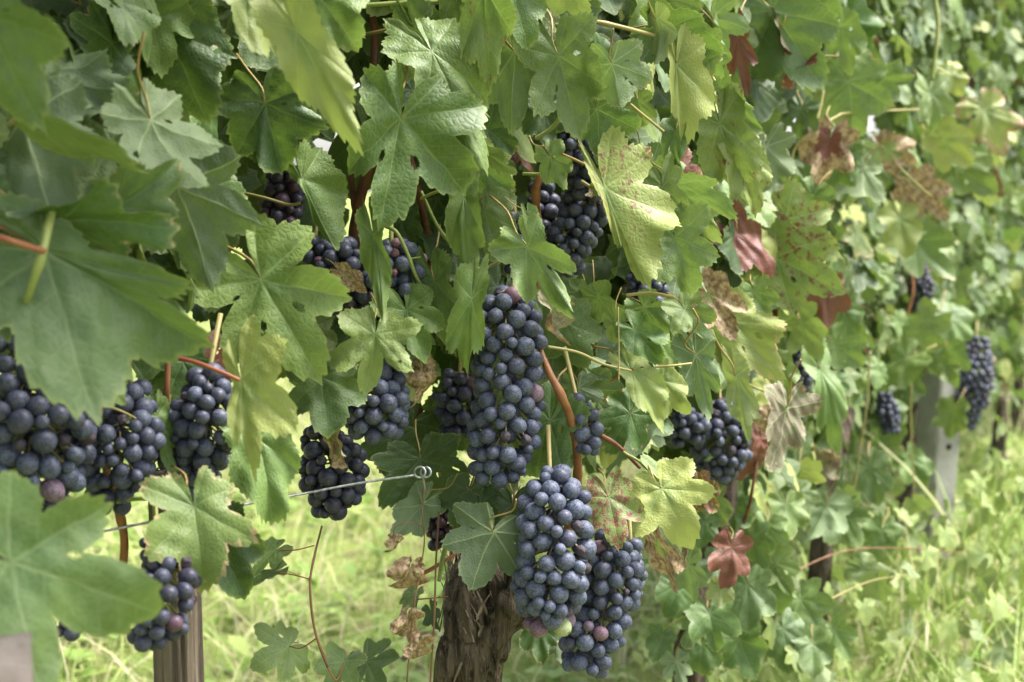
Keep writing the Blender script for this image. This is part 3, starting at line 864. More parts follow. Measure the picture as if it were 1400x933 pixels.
CLEAR = []   # (x0, y0, x1, y1, nearer than this depth is kept free)
BUNCHES = [
    # axis (px, py, depth, radius px), grape diameter px, gap factor, bloom (lowered to darken shaded and backlit bunches), label
    ('B', [(700, 400, .99, 20), (692, 440, .985, 54), (695, 500, .98, 50), (694, 560, .975, 48), (685, 615, .975, 46), (676, 655, .975, 30)], 34, 1.0, "longest blue grape bunch, hanging above the gnarled trunk's right side"),
    ('B', [(752, 655, .965, 28), (758, 690, .955, 50), (758, 750, .95, 53), (752, 805, .95, 50), (752, 850, .955, 34)], 36, 1.05, "plump blue grape bunch with a green grape at its bottom, beside the trunk"),
    ('B', [(835, 735, 1.0, 24), (838, 780, 1.0, 40), (828, 830, 1.0, 40), (806, 880, .995, 38), (800, 912, .995, 30)], 33, .9, "lowest blue grape bunch, reaching the bottom edge beside the plump one"),
    ('B', [(862, 745, 1.06, 14), (866, 790, 1.06, 18), (864, 815, 1.06, 12)], 24, .7, "slim dark grape bunch half hidden behind the lowest bunch"),
    ('B', [(628, 512, 1.07, 22), (628, 550, 1.07, 34), (628, 590, 1.07, 24)], 29, .55, "small shaded grape bunch just left of the longest bunch"),
    ('B', [(535, 505, .975, 20), (515, 555, .96, 46), (512, 588, .965, 36)], 34, .95, "blue grape bunch under the pale red-centred leaf"),
    ('B', [(430, 585, 1.0, 20), (452, 630, 1.0, 46), (455, 670, .995, 44), (450, 700, .995, 22)], 33, .35, "dark grape bunch crossed by the trellis wire"),
    ('B', [(606, 668, 1.08, 20), (606, 710, 1.08, 26), (604, 745, 1.08, 18)], 24, .18, "blackish shrivelled grape bunch in the shade over the trunk's left side"),
    ('B', [(535, 335, .98, 18), (548, 365, .98, 38), (530, 395, .985, 36), (570, 405, .97, 20)], 31, .85, "loose grape bunch with small pink grapes among blue ones"),
    ('B', [(465, 335, .985, 20), (468, 365, .985, 36), (480, 410, .99, 38), (490, 435, .99, 22)], 32, .7, "dark blue grape bunch hanging from the dark forked cane"),
    ('B', [(772, 165, 1.02, 22), (790, 200, 1.02, 30), (806, 240, 1.03, 30), (800, 290, 1.04, 36), (778, 335, 1.035, 32), (772, 372, 1.04, 22)], 30, .6, "long shaded grape bunch high among the leaves"),
    ('B', [(705, 300, 1.03, 16), (705, 335, 1.03, 26), (712, 370, 1.03, 20)], 29, .6, "shaded grape bunch peeping out above the longest bunch"),
    ('B', [(385, 235, 1.0, 20), (388, 270, 1.0, 28), (384, 305, 1.0, 26)], 29, .25, "reddish black shaded grape bunch below the dark round leaf"),
    ('B', [(788, 545, 1.0, 14), (802, 580, .99, 20), (802, 615, .99, 18)], 29, .85, "small straggling grape bunch with shrivelled raisins beside the orange cane"),
    ('B', [(880, 362, 1.08, 20), (885, 390, 1.08, 30), (885, 412, 1.08, 20)], 27, .6, "dark grape bunch behind the purple-speckled leaf"),
    ('A', [(20, 430, .80, 46), (30, 500, .79, 84), (42, 590, .78, 88), (36, 665, .78, 66), (30, 720, .79, 36)], 43, .8, "large blurred grape bunch at the left edge"),
    ('A', [(178, 535, .83, 30), (165, 580, .82, 56), (160, 630, .82, 54), (150, 685, .83, 30)], 38, .75, "blurred grape bunch between the left edge bunch and the small lobed leaf"),
    ('A', [(285, 512, .84, 24), (285, 548, .84, 46), (282, 585, .84, 46), (262, 640, .86, 40), (240, 690, .88, 20)], 34, .75, "grape bunch behind the red leaf stalk, left of the pale yellow leaf"),
    ('A', [(215, 745, .80, 24), (232, 790, .78, 42), (220, 840, .77, 40), (195, 878, .775, 22)], 34, .55, "loose low grape bunch with bare green stems over the wooden stake"),
    ('A', [(92, 838, .78, 16), (96, 866, .78, 20)], 34, .5, "few dark grapes below the big leaf in the lower left corner"),
    ('C', [(930, 560, 1.36, 12), (940, 585, 1.36, 30), (942, 605, 1.36, 22)], 24, .75, "smaller blue bunch of the blurred pair, left of its companion"),
    ('C', [(985, 555, 1.40, 18), (985, 590, 1.38, 40), (985, 625, 1.38, 38), (985, 652, 1.38, 20)], 24, .75, "larger blue bunch of the blurred pair beside the drooping pale leaf"),
    ('D', [(1100, 460, 1.62, 10), (1098, 500, 1.62, 18), (1095, 530, 1.62, 12)], 20, .5, "shaded bunch above the pinkish red curled leaf"),
    ('E', [(1208, 540, 2.2, 10), (1214, 565, 2.2, 17), (1218, 590, 2.2, 12)], 15, .7, "straggling distant bunch hanging left of the concrete post"),
    ('F', [(1335, 465, 2.7, 16), (1330, 510, 2.7, 30), (1322, 550, 2.7, 26), (1318, 585, 2.7, 14)], 14, .7, "distant dark bunch hanging right of the concrete post"),
    ('B', [(430, 330, 1.0, 16), (438, 352, 1.0, 24), (440, 380, 1.0, 16)], 30, .6, "part hidden dark bunch right of the reddish black one"),
    ('A', [(112, 500, .86, 26), (110, 550, .86, 44), (105, 600, .87, 40), (100, 650, .88, 26)], 36, .55, "shaded bunch between the left edge bunch and its blurred neighbour"),
    ('A', [(228, 560, .90, 20), (225, 600, .90, 36), (225, 650, .90, 30)], 34, .45, "shaded bunch behind the small lobed leaf at left"),
    ('B', [(740, 250, 1.06, 16), (742, 290, 1.06, 26), (745, 330, 1.06, 20)], 28, .5, "shaded bunch between the long shaded bunch and its left neighbour"),
    ('E', [(1255, 360, 2.5, 10), (1258, 390, 2.5, 18), (1258, 420, 2.5, 12)], 14, .4, "distant bunch deep in the leaves above the concrete post"),
]
for b in BUNCHES:
    xs = [a[0] for a in b[1]]; ys = [a[1] for a in b[1]]; rr = [a[3] for a in b[1]]
    dd = max(a[2] for a in b[1])
    for a in b[1]:
        CLEAR.append((a[0] - a[3] * .9, a[1] - a[3] * .9, a[0] + a[3] * .9, a[1] + a[3] * .9, dd + .05))
CLEAR += [(340, 690, 600, 940, 1.9), (400, 640, 560, 700, .99), (590, 770, 720, 940, 1.2), (240, 830, 340, 940, 1.9),
          (470, 215, 520, 330, 1.3), (500, 240, 560, 300, 1.3), (1245, 505, 1300, 640, 2.9), (1000, 560, 1060, 700, 1.45),
          (735, 485, 800, 640, 1.02), (780, 790, 900, 940, 1.6), (1072, 152, 1096, 180, 9), (1176, 152, 1198, 178, 9), (1154, 282, 1170, 298, 9), (1212, 278, 1228, 294, 9), (1094, 252, 1106, 268, 9)]

def is_clear(px, py, d, pad):
    for x0, y0, x1, y1, dm in CLEAR:
        if d < dm and x0 - pad < px < x1 + pad and y0 - pad < py < y1 + pad:
            return False
    return True

def rand_leaf_matrix(rng, P, away, size):
    out = np.array([-away[0], -away[1], 0.0])
    N = nrm(out * 1.0 + np.array([0, 0, rng.uniform(.0, 1.3)]) + rng.normal(0, .55, 3))
    if rng.random() < .12:
        N = -N
    tang = np.array([away[1], -away[0], 0])
    Md = nrm(np.array([0, 0, -1.0]) + tang * rng.normal(0, .95) + out * rng.uniform(-.1, .6))
    X, Y, Z = basis(Md, N)
    return mat4(X, Y, Z, P, size)

SEG = {'A': (-90, 330, 85), 'B': (330, 870, 200), 'C': (870, 1060, 235), 'D': (1060, 1185, 272), 'E': (1185, 1300, 285), 'F': (1300, 1368, 290), 'G': (1368, 1450, 290)}
fill_rng = np.random.default_rng(77)
for key, (p0, p1, n) in SEG.items():
    s0, s1 = s_of(p0), s_of(p1)
    done = tries = 0
    while done < n and tries < n * 40:
        tries += 1
        s = fill_rng.uniform(s0, s1)
        xy, t, aw = row_point(s)
        w = abs(fill_rng.normal(0.05, 0.07)) if key in 'AB' else abs(fill_rng.normal(0.0, 0.10))
        if key in 'AB': w += .03
        top = CAM_H + 0.14 * (xy[1] + .1) + .03
        lo = low_at(s) + fill_rng.normal(0, .025)
        z = fill_rng.uniform(lo + .04, top)
        P = np.array([xy[0] + aw[0] * w, xy[1] + aw[1] * w, z])
        size = fill_rng.uniform(.027, .046) if key in 'AB' else fill_rng.uniform(.028, .045)
        mt = rand_leaf_matrix(fill_rng, P, aw, size)
        cen = P + np.array(mt.col[1][:3]) * .3
        px, py, d = project(cen)
        pad = size * .55 * FPX / d
        if px < -60 or px > 1460 or py < -50 or not is_clear(px, py, d, pad):
            continue
        f = fill_rng.random()
        far = key not in 'AB'
        if f < .015: k = KIND['r']
        elif f < .03: k = KIND['o']
        elif f < .045: k = KIND['b']
        elif f < .16: k = KIND['p'] if not far else KIND['y']
        elif f < (.45 if far else .22): k = KIND['t']
        elif f < .70: k = KIND['l'] if far else KIND['g']
        elif f < .88: k = KIND['g']
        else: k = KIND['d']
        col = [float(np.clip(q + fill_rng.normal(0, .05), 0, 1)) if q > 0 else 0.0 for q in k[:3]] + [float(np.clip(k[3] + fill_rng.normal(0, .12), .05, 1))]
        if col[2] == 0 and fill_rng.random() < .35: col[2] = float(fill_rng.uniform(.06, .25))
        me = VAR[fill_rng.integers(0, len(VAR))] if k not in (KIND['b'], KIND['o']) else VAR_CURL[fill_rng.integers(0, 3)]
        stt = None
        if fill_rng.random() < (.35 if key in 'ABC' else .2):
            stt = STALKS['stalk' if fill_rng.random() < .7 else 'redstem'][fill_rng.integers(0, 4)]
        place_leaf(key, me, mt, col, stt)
        done += 1

# leaves nobody could count: behind, above the picture, and the next row
def leaf_mass(name, label, pts):
    rng = np.random.default_rng(3)
    low = [leaf_np(rng, 30, 3, **rand_shape(rng)) for _ in range(6)]
    VV, TT, QQ, UU, RR = [], [], [], [], []
    off = 0
    for P, aw, size in pts:
        V, (T_, Q_), uv, rh = low[rng.integers(0, 6)]
        mm = np.array(rand_leaf_matrix(rng, P, aw, size))
        VV.append(V @ mm[:3, :3].T + mm[:3, 3]); TT.append(T_ + off); QQ.append(Q_ + off); UU.append(uv); RR.append(rh)
        off += len(V)
    me = mesh_np(name, np.vstack(VV), [np.vstack(TT), np.vstack(QQ)], M['leaf'], True, np.vstack(UU), {"rho": np.concatenate(RR)})
    o = link(name, me)
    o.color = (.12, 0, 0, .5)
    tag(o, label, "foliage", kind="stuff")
    return o
mr = np.random.default_rng(21)
pts = []
for _ in range(2100):
    s = mr.uniform(0, FRL[-1]); xy, t, aw = row_point(s)
    up = mr.random() < .55
    w = mr.uniform(.12, .34) if not up else mr.uniform(.0, .32)
    top = CAM_H + 0.14 * (xy[1] + .1)
    z = mr.uniform(low_at(s) + .09, top + .05) if not up else mr.uniform(top + .06, max(1.12, top + .22))
    P = np.array([xy[0] + aw[0] * w, xy[1] + aw[1] * w, z])
    px, py, d = project(P)
    if not up and (not is_clear(px, py, min(d, 1.0) if 400 < py < 640 and px < 900 else d, 24)):
        continue
    pts.append((P, aw, mr.uniform(.045, .07)))
for _ in range(5200):
    s = mr.uniform(s_of(1000), FRL[-1]); xy, t, aw = row_point(s)
    w = mr.uniform(.03, .30); top = CAM_H + 0.14 * (xy[1] + .1)
    P = np.array([xy[0] + aw[0] * w, xy[1] + aw[1] * w, mr.uniform(low_at(s) + .05, top + .1)])
    px, py, d = project(P)
    if is_clear(px, py, d, 14):
        pts.append((P, aw, mr.uniform(.03, .046)))
for _ in range(190):  # added overhang out of view, shades the near leaves at the left
    s = mr.uniform(0, s_of(380)); xy, t, aw = row_point(s)
    w = mr.uniform(-.34, .25); top = CAM_H + 0.14 * (xy[1] + .1)
    P = np.array([xy[0] + aw[0] * w, xy[1] + aw[1] * w, mr.uniform(top + .07, top + .5)])
    if project(P - np.array([0, 0, .06]))[1] < -12:
        pts.append((P, aw, mr.uniform(.04, .06)))
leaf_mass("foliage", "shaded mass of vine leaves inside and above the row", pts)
pts = []
for _ in range(1500):
    d = mr.uniform(1.45, 2.75)
    px = mr.uniform(880, 1420) if d < 1.8 else mr.uniform(1000, 1420)
    x, y = gp(px, d)
    z = abs(mr.normal(0, .13)) + .02
    qx, qy, qd = project(np.array([x, y, z]))
    if qy > 960 or qy < 575 or z > .36 or not is_clear(qx, qy, qd, 12) or mr.random() > (.85 if qx < 1130 else .55 if qy < 760 else .3): continue
    aw = nrm(np.array([-.9, .43]) + mr.normal(0, .6, 2))
    pts.append((np.array([x, y, z]), aw, mr.uniform(.014, .030)))
tf = leaf_mass("trailing_foliage", "low trailing vine leaves and weeds covering the ground at the right", pts)
tf.color = (.42, 0, 0, .9)
pts = []
A0 = np.array([-5.2, 1.6]); D0 = nrm(np.array([.43, .90])); N0 = np.array([-D0[1], D0[0]])
for _ in range(1500):
    s = mr.uniform(0, 7.0); w = mr.uniform(-.2, .2)
    P = np.array([*(A0 + D0 * s + N0 * w), mr.uniform(.45, 1.35)])
    pts.append((P, N0, mr.uniform(.07, .11)))
leaf_mass("far_row_foliage", "blurred vine leaves of the next row across the grass", pts)

# ------------------------------------------------------------------ trunks
def fbm1(a, rng, n=6, base=1.0, decay=.6):
    out = np.zeros_like(a)
    for k in range(n):
        out += decay ** k * np.sin(a * base * (1.7 ** k) + rng.random() * 6.28)
    return out

def trunk(vine, name, pts, radii, mat='bark', sides=72, n=130, ridges=1.0, seed=1):
    rng = np.random.default_rng(seed)
    v = VINES[vine]
    path = catmull(pts, n) - np.array(v.location)
    rr = np.interp(np.linspace(0, 1, n), np.linspace(0, 1, len(radii)), radii)
    V, F = tube_np(path, rr, sides)
    ang = np.linspace(0, 2 * np.pi, sides, endpoint=False)
    L = np.linspace(0, 1, n)
    A_, L_ = np.meshgrid(ang, L)
    tw = A_ + 1.4 * L_ + .35 * np.sin(9 * L_ + 1)
    disp = np.zeros_like(A_)
    for k in range(14):
        f = rng.integers(3, 19)
        disp += rng.normal(0, 1) / f ** .55 * np.cos(f * tw + 6.28 * rng.random() + 2.0 * np.sin(L_ * rng.uniform(4, 16) + rng.random() * 6))
    for k in range(5):
        f = rng.integers(1, 4)
        disp += rng.normal(0, 1.3) * np.cos(f * tw + 6.28 * rng.random()) * np.sin(L_ * rng.uniform(8, 22) + rng.random() * 6)
    for k in range(11):      # knots
        a0, l0 = rng.random() * 6.28, rng.random()
        da = np.angle(np.exp(1j * (A_ - a0)))
        disp += rng.uniform(1.0, 3.2) * np.exp(-(da / .38) ** 2 - ((L_ - l0) / .05) ** 2)
    disp = disp * 0.085 * ridges
    cen = np.repeat(path, sides, axis=0)
    ring = V[:n * sides]
    V[:n * sides] = cen + (ring - cen) * (1 + disp.ravel()[:, None])
    return link(name, mesh_np(name, V, F, M[mat]), v)

tp = [at(640, 1000, 1.03), at(642, 930, 1.03), at(648, 870, 1.03), at(650, 810, 1.03), at(655, 765, 1.05), at(662, 700, 1.08), at(672, 640, 1.11)]
tp[0] = np.array([tp[1][0] - .004, tp[1][1] + .03, .24])
tp = [np.array([tp[0][0] - .01, tp[0][1] + .01, -.03]), np.array([tp[0][0] + .012, tp[0][1], .10])] + tp
trunk('B', "trunk", tp, [.028, .025, .0232, .0215, .0190, .0175, .0185, .014, .008], seed=4, ridges=1.5)
trunk('B', "arm", [at(650, 880, 1.03), at(690, 850, 1.015), at(703, 812, 1.01), at(712, 780, 1.02)], [.017, .013, .010, .008], sides=40, n=50, seed=6)
trunk('A', "trunk", [np.array([*gp(-110, .84), -.02]), np.array([*gp(-100, .84), .2]), at(-70, 860, .86), at(20, 760, .92), at(130, 700, .95)], [.026, .022, .02, .016, .01], seed=8)
trunk('C', "trunk", [np.array([*gp(945, 1.42), -.02]), at(942, 925, 1.42), at(948, 860, 1.42), at(966, 770, 1.43), at(985, 690, 1.44), at(990, 640, 1.45)], [.02, .015, .013, .013, .015, .01], sides=40, n=70, seed=9)
trunk('D', "trunk", [np.array([*gp(1120, 1.95), -.02]), at(1122, 740, 1.95), at(1128, 670, 1.95), at(1142, 620, 1.96), at(1160, 560, 2.0)], [.018, .015, .015, .015, .009], sides=36, n=60, seed=10)
trunk('D', "arm", [at(1123, 730, 1.94), at(1105, 700, 1.93), at(1103, 660, 1.93), at(1106, 640, 1.93)], [.008, .006, .005, .004], sides=20, n=30, seed=12)
trunk('E', "trunk", [np.array([*gp(1238, 2.95), -.02]), at(1240, 640, 2.95), at(1250, 540, 2.95)], [.018, .016, .012], sides=28, n=40, seed=11)
trunk('G', "trunk", [np.array([*gp(1392, 4.2), -.02]), at(1392, 560, 4.2), at(1394, 480, 4.2)], [.02, .018, .012], sides=24, n=40, seed=14)
trunk('F', "trunk", [np.array([*gp(1365, 3.6), -.02]), at(1366, 600, 3.6), at(1368, 500, 3.6)], [.02, .018, .012], sides=28, n=40, seed=13)

# peeling bark strips on the gnarled trunk
br = np.random.default_rng(31)
vB = VINES['B']; v0 = np.array(vB.location)
cpath = catmull(tp, 200)
for k in range(90):
    s = br.uniform(.40, .90)
    a0 = br.uniform(-1.9, 1.9)
    ln = br.uniform(.03, .10); wd = br.uniform(.0006, .0019)
    n = 9
    curlout = br.uniform(-.002, .004) if k % 4 else br.uniform(.003, .009)
    V = []
    for i in range(n):
        u = i / (n - 1)
        ss_ = min(.99, s + (u - .5) * ln / .42)
        c = cpath[int(ss_ * 199)]
        to = nrm((CAMP - c) * np.array([1, 1, 0])); sd = np.array([to[1], -to[0], 0])
        a = a0 + (.9 if k % 7 else -.8) * (u - .5)
        R = .0212 + curlout * (abs(u - .5) * 2) ** 2
        d = to * math.cos(a) + sd * math.sin(a); tg = -to * math.sin(a) + sd * math.cos(a)
        w = wd * (1 - .7 * abs(u - .5) * 2)
        V += [c + d * R - tg * w, c + d * (R + .0008), c + d * R + tg * w]
    V = np.array(V) - v0
    Q = []
    for i in range(n - 1):
        for j in range(2):
            Q.append((i * 3 + j, i * 3 + j + 1, i * 3 + 4 + j, i * 3 + 3 + j))
    link("bark_strip", mesh_np("bark_strip", V, [np.array(Q)], M['strip']), vB)

# ------------------------------------------------------------------ canes, shoots, stalks
def cane(vine, pts, r0, r1, mat, name="cane", node=.25, sides=9):
    return stem(name, px_path(pts), r0 * .88, r1 * .88, mat, VINES[vine], 40, sides, node)
cane('B', [(738, 480, .985), (752, 512, .975), (768, 542, .972), (783, 582, .985), (790, 640, 1.0), (782, 710, 1.03), (735, 790, 1.04), (705, 830, 1.03)], .0028, .0040, 'cane')
cane('B', [(670, 890, 1.03), (696, 840, 1.01), (705, 775, 1.02), (712, 740, 1.03)], .0035, .003, 'darkcane')
cane('B', [(500, -40, 1.0), (512, 40, 1.0), (510, 120, 1.0), (516, 170, 1.01)], .003, .0036, 'darkcane')
cane('B', [(520, 150, 1.01), (505, 225, 1.02), (490, 285, 1.03), (488, 350, 1.04), (540, 450, 1.08), (600, 700, 1.1)], .0042, .0055, 'darkcane')
cane('B', [(478, 215, 1.03), (482, 260, 1.03), (489, 300, 1.03)], .002, .003, 'darkcane')
cane('B', [(548, 170, 1.0), (565, 235, 1.01), (580, 300, 1.03), (590, 360, 1.05)], .0028, .0034, 'darkcane')
cane('B', [(768, 40, .965), (765, 62, .96), (762, 76, .95)], .002, .0012, 'cane')
cane('B', [(775, 240, 1.03), (735, 250, 1.02), (735, 320, 1.05), (730, 400, 1.08)], .003, .004, 'cane')
cane('B', [(576, 262, .97), (600, 312, .965), (632, 354, .962), (660, 404, .97)], .0012, .0016, 'shoot', "shoot")
cane('B', [(575, 272, .97), (600, 262, .96), (635, 262, .945)], .0012, .0010, 'shoot', "shoot")
cane('B', [(655, 372, .96), (690, 354, .95), (722, 338, .93)], .0012, .0010, 'yellowstem', "shoot")
cane('B', [(748, 474, .95), (790, 482, .955), (825, 498, .96), (863, 507, .965)], .0012, .0009, 'yellowstem', "shoot")
cane('B', [(835, 522, .98), (850, 512, .975), (866, 504, .97)], .0010, .0010, 'cane', "shoot")
cane('B', [(856, 404, .99), (890, 401, .985), (923, 407, .98)], .0013, .0013, 'yellowstem', "shoot")
cane('B', [(895, 502, .99), (920, 500, .99), (945, 497, 1.0)], .0009, .0009, 'yellowstem', "shoot")
cane('B', [(845, 420, .97), (846, 470, .965), (846, 522, .96)], .0006, .0005, 'yellowstem', "tendril", 0)
cane('B', [(495, 8, .93), (555, 4, .93), (612, 2, .925), (650, -12, .92)], .0018, .0016, 'shoot', "shoot")
cane('B', [(760, 36, .97), (790, 28, .965), (835, 34, .965), (895, 49, .985)], .0019, .0016, 'yellowstem', "shoot")
cane('B', [(862, 143, .96), (880, 158, .965), (907, 180, .975)], .0011, .0011, 'yellowstem', "shoot")
cane('B', [(732, 190, .98), (755, 175, .975), (772, 152, .97)], .0016, .0018, 'shoot', "shoot")
cane('B', [(715, 238, .99), (745, 236, .98), (758, 214, .97)], .0013, .0010, 'shoot', "shoot")
cane('B', [(795, 248, .985), (812, 258, .98), (826, 260, .96)], .0014, .0011, 'yellowstem', "shoot")
cane('B', [(525, 308, .97), (542, 318, .965), (556, 345, .965), (566, 372, .965), (576, 392, .97)], .0017, .0013, 'shoot', "shoot")
cane('B', [(560, 354, .968), (575, 352, .97)], .0009, .0007, 'shoot', "shoot", 0)
cane('B', [(440, 720, .99), (430, 760, .96), (424, 800, .95), (430, 860, .955), (448, 912, .96)], .0008, .0011, 'drystem', "shoot")
cane('B', [(430, 746, .965), (405, 752, .965), (378, 753, .97)], .0005, .0005, 'redstem', "leaf_stalk", 0)
cane('B', [(424, 792, .952), (400, 786, .96), (376, 782, .97)], .0005, .0005, 'redstem', "leaf_stalk", 0)
cane('B', [(434, 872, .956), (412, 886, .965), (396, 884, .98)], .0006, .0005, 'redstem', "leaf_stalk", 0)
cane('B', [(447, 912, .96), (460, 930, .97), (470, 906, .99)], .0006, .0005, 'redstem', "leaf_stalk", 0)
cane('B', [(581, 652, .975), (577, 700, .97), (580, 745, .965), (566, 830, .96), (556, 935, .96)], .0005, .0006, 'drystem', "tendril", 0)
cane('B', [(578, 720, .97), (560, 715, .965), (540, 722, .965), (539, 742, .97)], .0004, .0003, 'drystem', "tendril", 0)
cane('B', [(600, 700, .99), (596, 770, .975), (594, 840, .97), (588, 940, .97)], .0008, .0008, 'drystem', "tendril", 0)
cane('B', [(568, 820, .99), (590, 818, .99), (612, 816, 1.0)], .0006, .0005, 'drystem', "tendril", 0)
cane('B', [(572, 787, 1.0), (590, 778, 1.0), (622, 758, 1.01)], .0018, .0015, 'redstem', "shoot", 0)
cane('B', [(610, 745, 1.0), (604, 770, .995), (600, 795, .99)], .0022, .0015, 'shoot', "shoot", 0)
cane('B', [(838, 605, 1.0), (855, 620, .99), (875, 632, .985), (905, 660, .97)], .0012, .001, 'shoot', "shoot")
cane('B', [(868, 664, .98), (885, 658, .975), (906, 664, .965)], .0014, .0012, 'shoot', "shoot")
cane('B', [(790, 555, 1.0), (815, 590, .99), (845, 610, .99), (875, 640, 1.0)], .0022, .0014, 'darkcane')
cane('A', [(225, 488, .80), (262, 494, .79), (300, 508, .785), (328, 520, .785)], .0016, .0012, 'redstem', "leaf_stalk", 0)
cane('A', [(-30, 318, .66), (0, 325, .655), (42, 338, .655), (62, 344, .655)], .0018, .0016, 'redstem', "leaf_stalk", 0)
cane('A', [(70, 290, .68), (58, 345, .66), (40, 400, .665), (28, 430, .68)], .0026, .0018, 'shoot', "shoot")
cane('A', [(230, 470, .84), (228, 530, .84), (224, 575, .85)], .002, .0022, 'cane')
cane('A', [(145, 640, .87), (160, 690, .86), (170, 740, .87), (165, 800, .88)], .0028, .003, 'cane')
cane('A', [(140, 555, .80), (165, 562, .80), (200, 580, .81)], .0009, .0007, 'yellowstem', "tendril", 0)
cane('A', [(160, 686, .82), (190, 682, .81), (225, 684, .80), (262, 692, .795)], .0016, .0013, 'shoot', "leaf_stalk", 0)
cane('A', [(40, 150, .68), (5, 175, .69), (-30, 190, .7)], .0014, .0014, 'yellowstem', "leaf_stalk", 0)
cane('A', [(180, 30, .86), (190, 80, .86), (192, 140, .86)], .003, .0034, 'darkcane')
cane('A', [(55, -20, .84), (75, 45, .85), (80, 110, .86)], .0034, .0036, 'darkcane')
cane('A', [(110, 0, .80), (118, 40, .80), (116, 80, .8)], .0018, .0016, 'shoot', "shoot")
cane('A', [(128, 0, .80), (132, 40, .80), (128, 80, .8)], .0016, .0014, 'shoot', "shoot")
cane('A', [(325, 262, .92), (360, 270, .915), (395, 280, .91), (410, 278, .90)], .0010, .0010, 'yellowstem', "shoot", 0)
cane('C', [(1000, 510, 1.25), (1043, 534, 1.33), (1120, 546, 1.42)], .0014, .0013, 'yellowstem', "shoot")
cane('C', [(1040, 600, 1.43), (1030, 660, 1.42), (1022, 700, 1.43), (1000, 760, 1.44)], .0018, .002, 'darkcane')
cane('C', [(985, 650, 1.43), (975, 700, 1.42), (985, 760, 1.42)], .003, .003, 'darkcane')
cane('C', [(1060, 420, 1.5), (1050, 500, 1.48), (1030, 600, 1.46), (990, 660, 1.45)], .004, .005, 'darkcane')
cane('D', [(1076, 258, 1.55), (1086, 205, 1.55), (1110, 180, 1.55), (1150, 156, 1.58)], .0018, .0016, 'yellowstem', "shoot")
cane('D', [(1100, 195, 1.55), (1118, 160, 1.56), (1126, 125, 1.57)], .0017, .0015, 'yellowstem', "shoot")
cane('D', [(1150, 156, 1.6), (1202, 152, 1.7), (1256, 150, 1.8)], .0018, .0014, 'yellowstem', "shoot")
cane('D', [(1276, -20, 1.85), (1282, 40, 1.85), (1274, 110, 1.85)], .0034, .003, 'shoot', "shoot")
cane('D', [(1230, 230, 1.8), (1260, 258, 1.9), (1275, 270, 2.0)], .002, .0016, 'yellowstem', "shoot")
cane('D', [(1060, 800, 1.6), (1110, 770, 1.65), (1165, 752, 1.7), (1240, 750, 1.75), (1315, 756, 1.8)], .0012, .0008, 'drystem', "runner")
cane('D', [(1075, 850, 1.55), (1130, 822, 1.6), (1190, 795, 1.66), (1245, 786, 1.7)], .0013, .0009, 'yellowstem', "runner")
cane('D', [(1190, 480, 1.9), (1184, 560, 1.9), (1172, 640, 1.9), (1160, 720, 1.9)], .0015, .0013, 'yellowstem', "shoot")
cane('E', [(1250, 480, 2.1), (1245, 560, 2.1), (1250, 680, 2.1)], .0014, .0012, 'yellowstem', "shoot")
cane('E', [(1120, 520, 2.0), (1180, 480, 2.2), (1240, 500, 2.45), (1290, 480, 2.6)], .008, .007, 'darkcane')
cane('E', [(1245, 360, 2.3), (1248, 400, 2.3), (1240, 430, 2.3)], .003, .003, 'cane')

# ------------------------------------------------------------------ grape bunches
def grape_mesh(seed, shrivel=0.0):
    rng = np.random.default_rng(seed)
    nu, nv = 22, 15
    th = np.linspace(0, np.pi, nv)[1:-1]
    ph = np.linspace(0, 2 * np.pi, nu, endpoint=False)
    T_, P_ = np.meshgrid(th, ph, indexing='ij')
    r = 1 + .012 * np.sin(2 * P_ + rng.random() * 6) * np.sin(T_) + .01 * np.sin(3 * T_ + rng.random() * 6)
    if shrivel:
        for _ in range(8):
            r += shrivel * rng.normal(0, .5) * np.sin(rng.integers(2, 7) * P_ + rng.integers(1, 5) * T_ + rng.random() * 6) * np.sin(T_)
    r = r - .10 * np.exp(-(T_ / .22) ** 2)
    X = r * np.sin(T_) * np.cos(P_); Y = r * np.sin(T_) * np.sin(P_); Z = r * np.cos(T_) * 1.05
    V = np.vstack([np.stack([X, Y, Z], -1).reshape(-1, 3), [[0, 0, .93]], [[0, 0, -1.05]]])
    k = len(th)
    i, j = np.meshgrid(np.arange(k - 1), np.arange(nu), indexing='ij')
    a = i * nu + j; b = i * nu + (j + 1) % nu
    Q = np.stack([a, a + nu, b + nu, b], -1).reshape(-1, 4)
    jj = np.arange(nu)
    t0 = np.stack([np.full(nu, k * nu), jj, (jj + 1) % nu], -1)
    e = (k - 1) * nu
    t1 = np.stack([np.full(nu, k * nu + 1), e + (jj + 1) % nu, e + jj], -1)
    return mesh_np("grape", V, [Q, np.vstack([t0, t1])], M['grape'])
GR = [grape_mesh(k) for k in range(4)]
GRS = [grape_mesh(20 + k, .09) for k in range(3)]

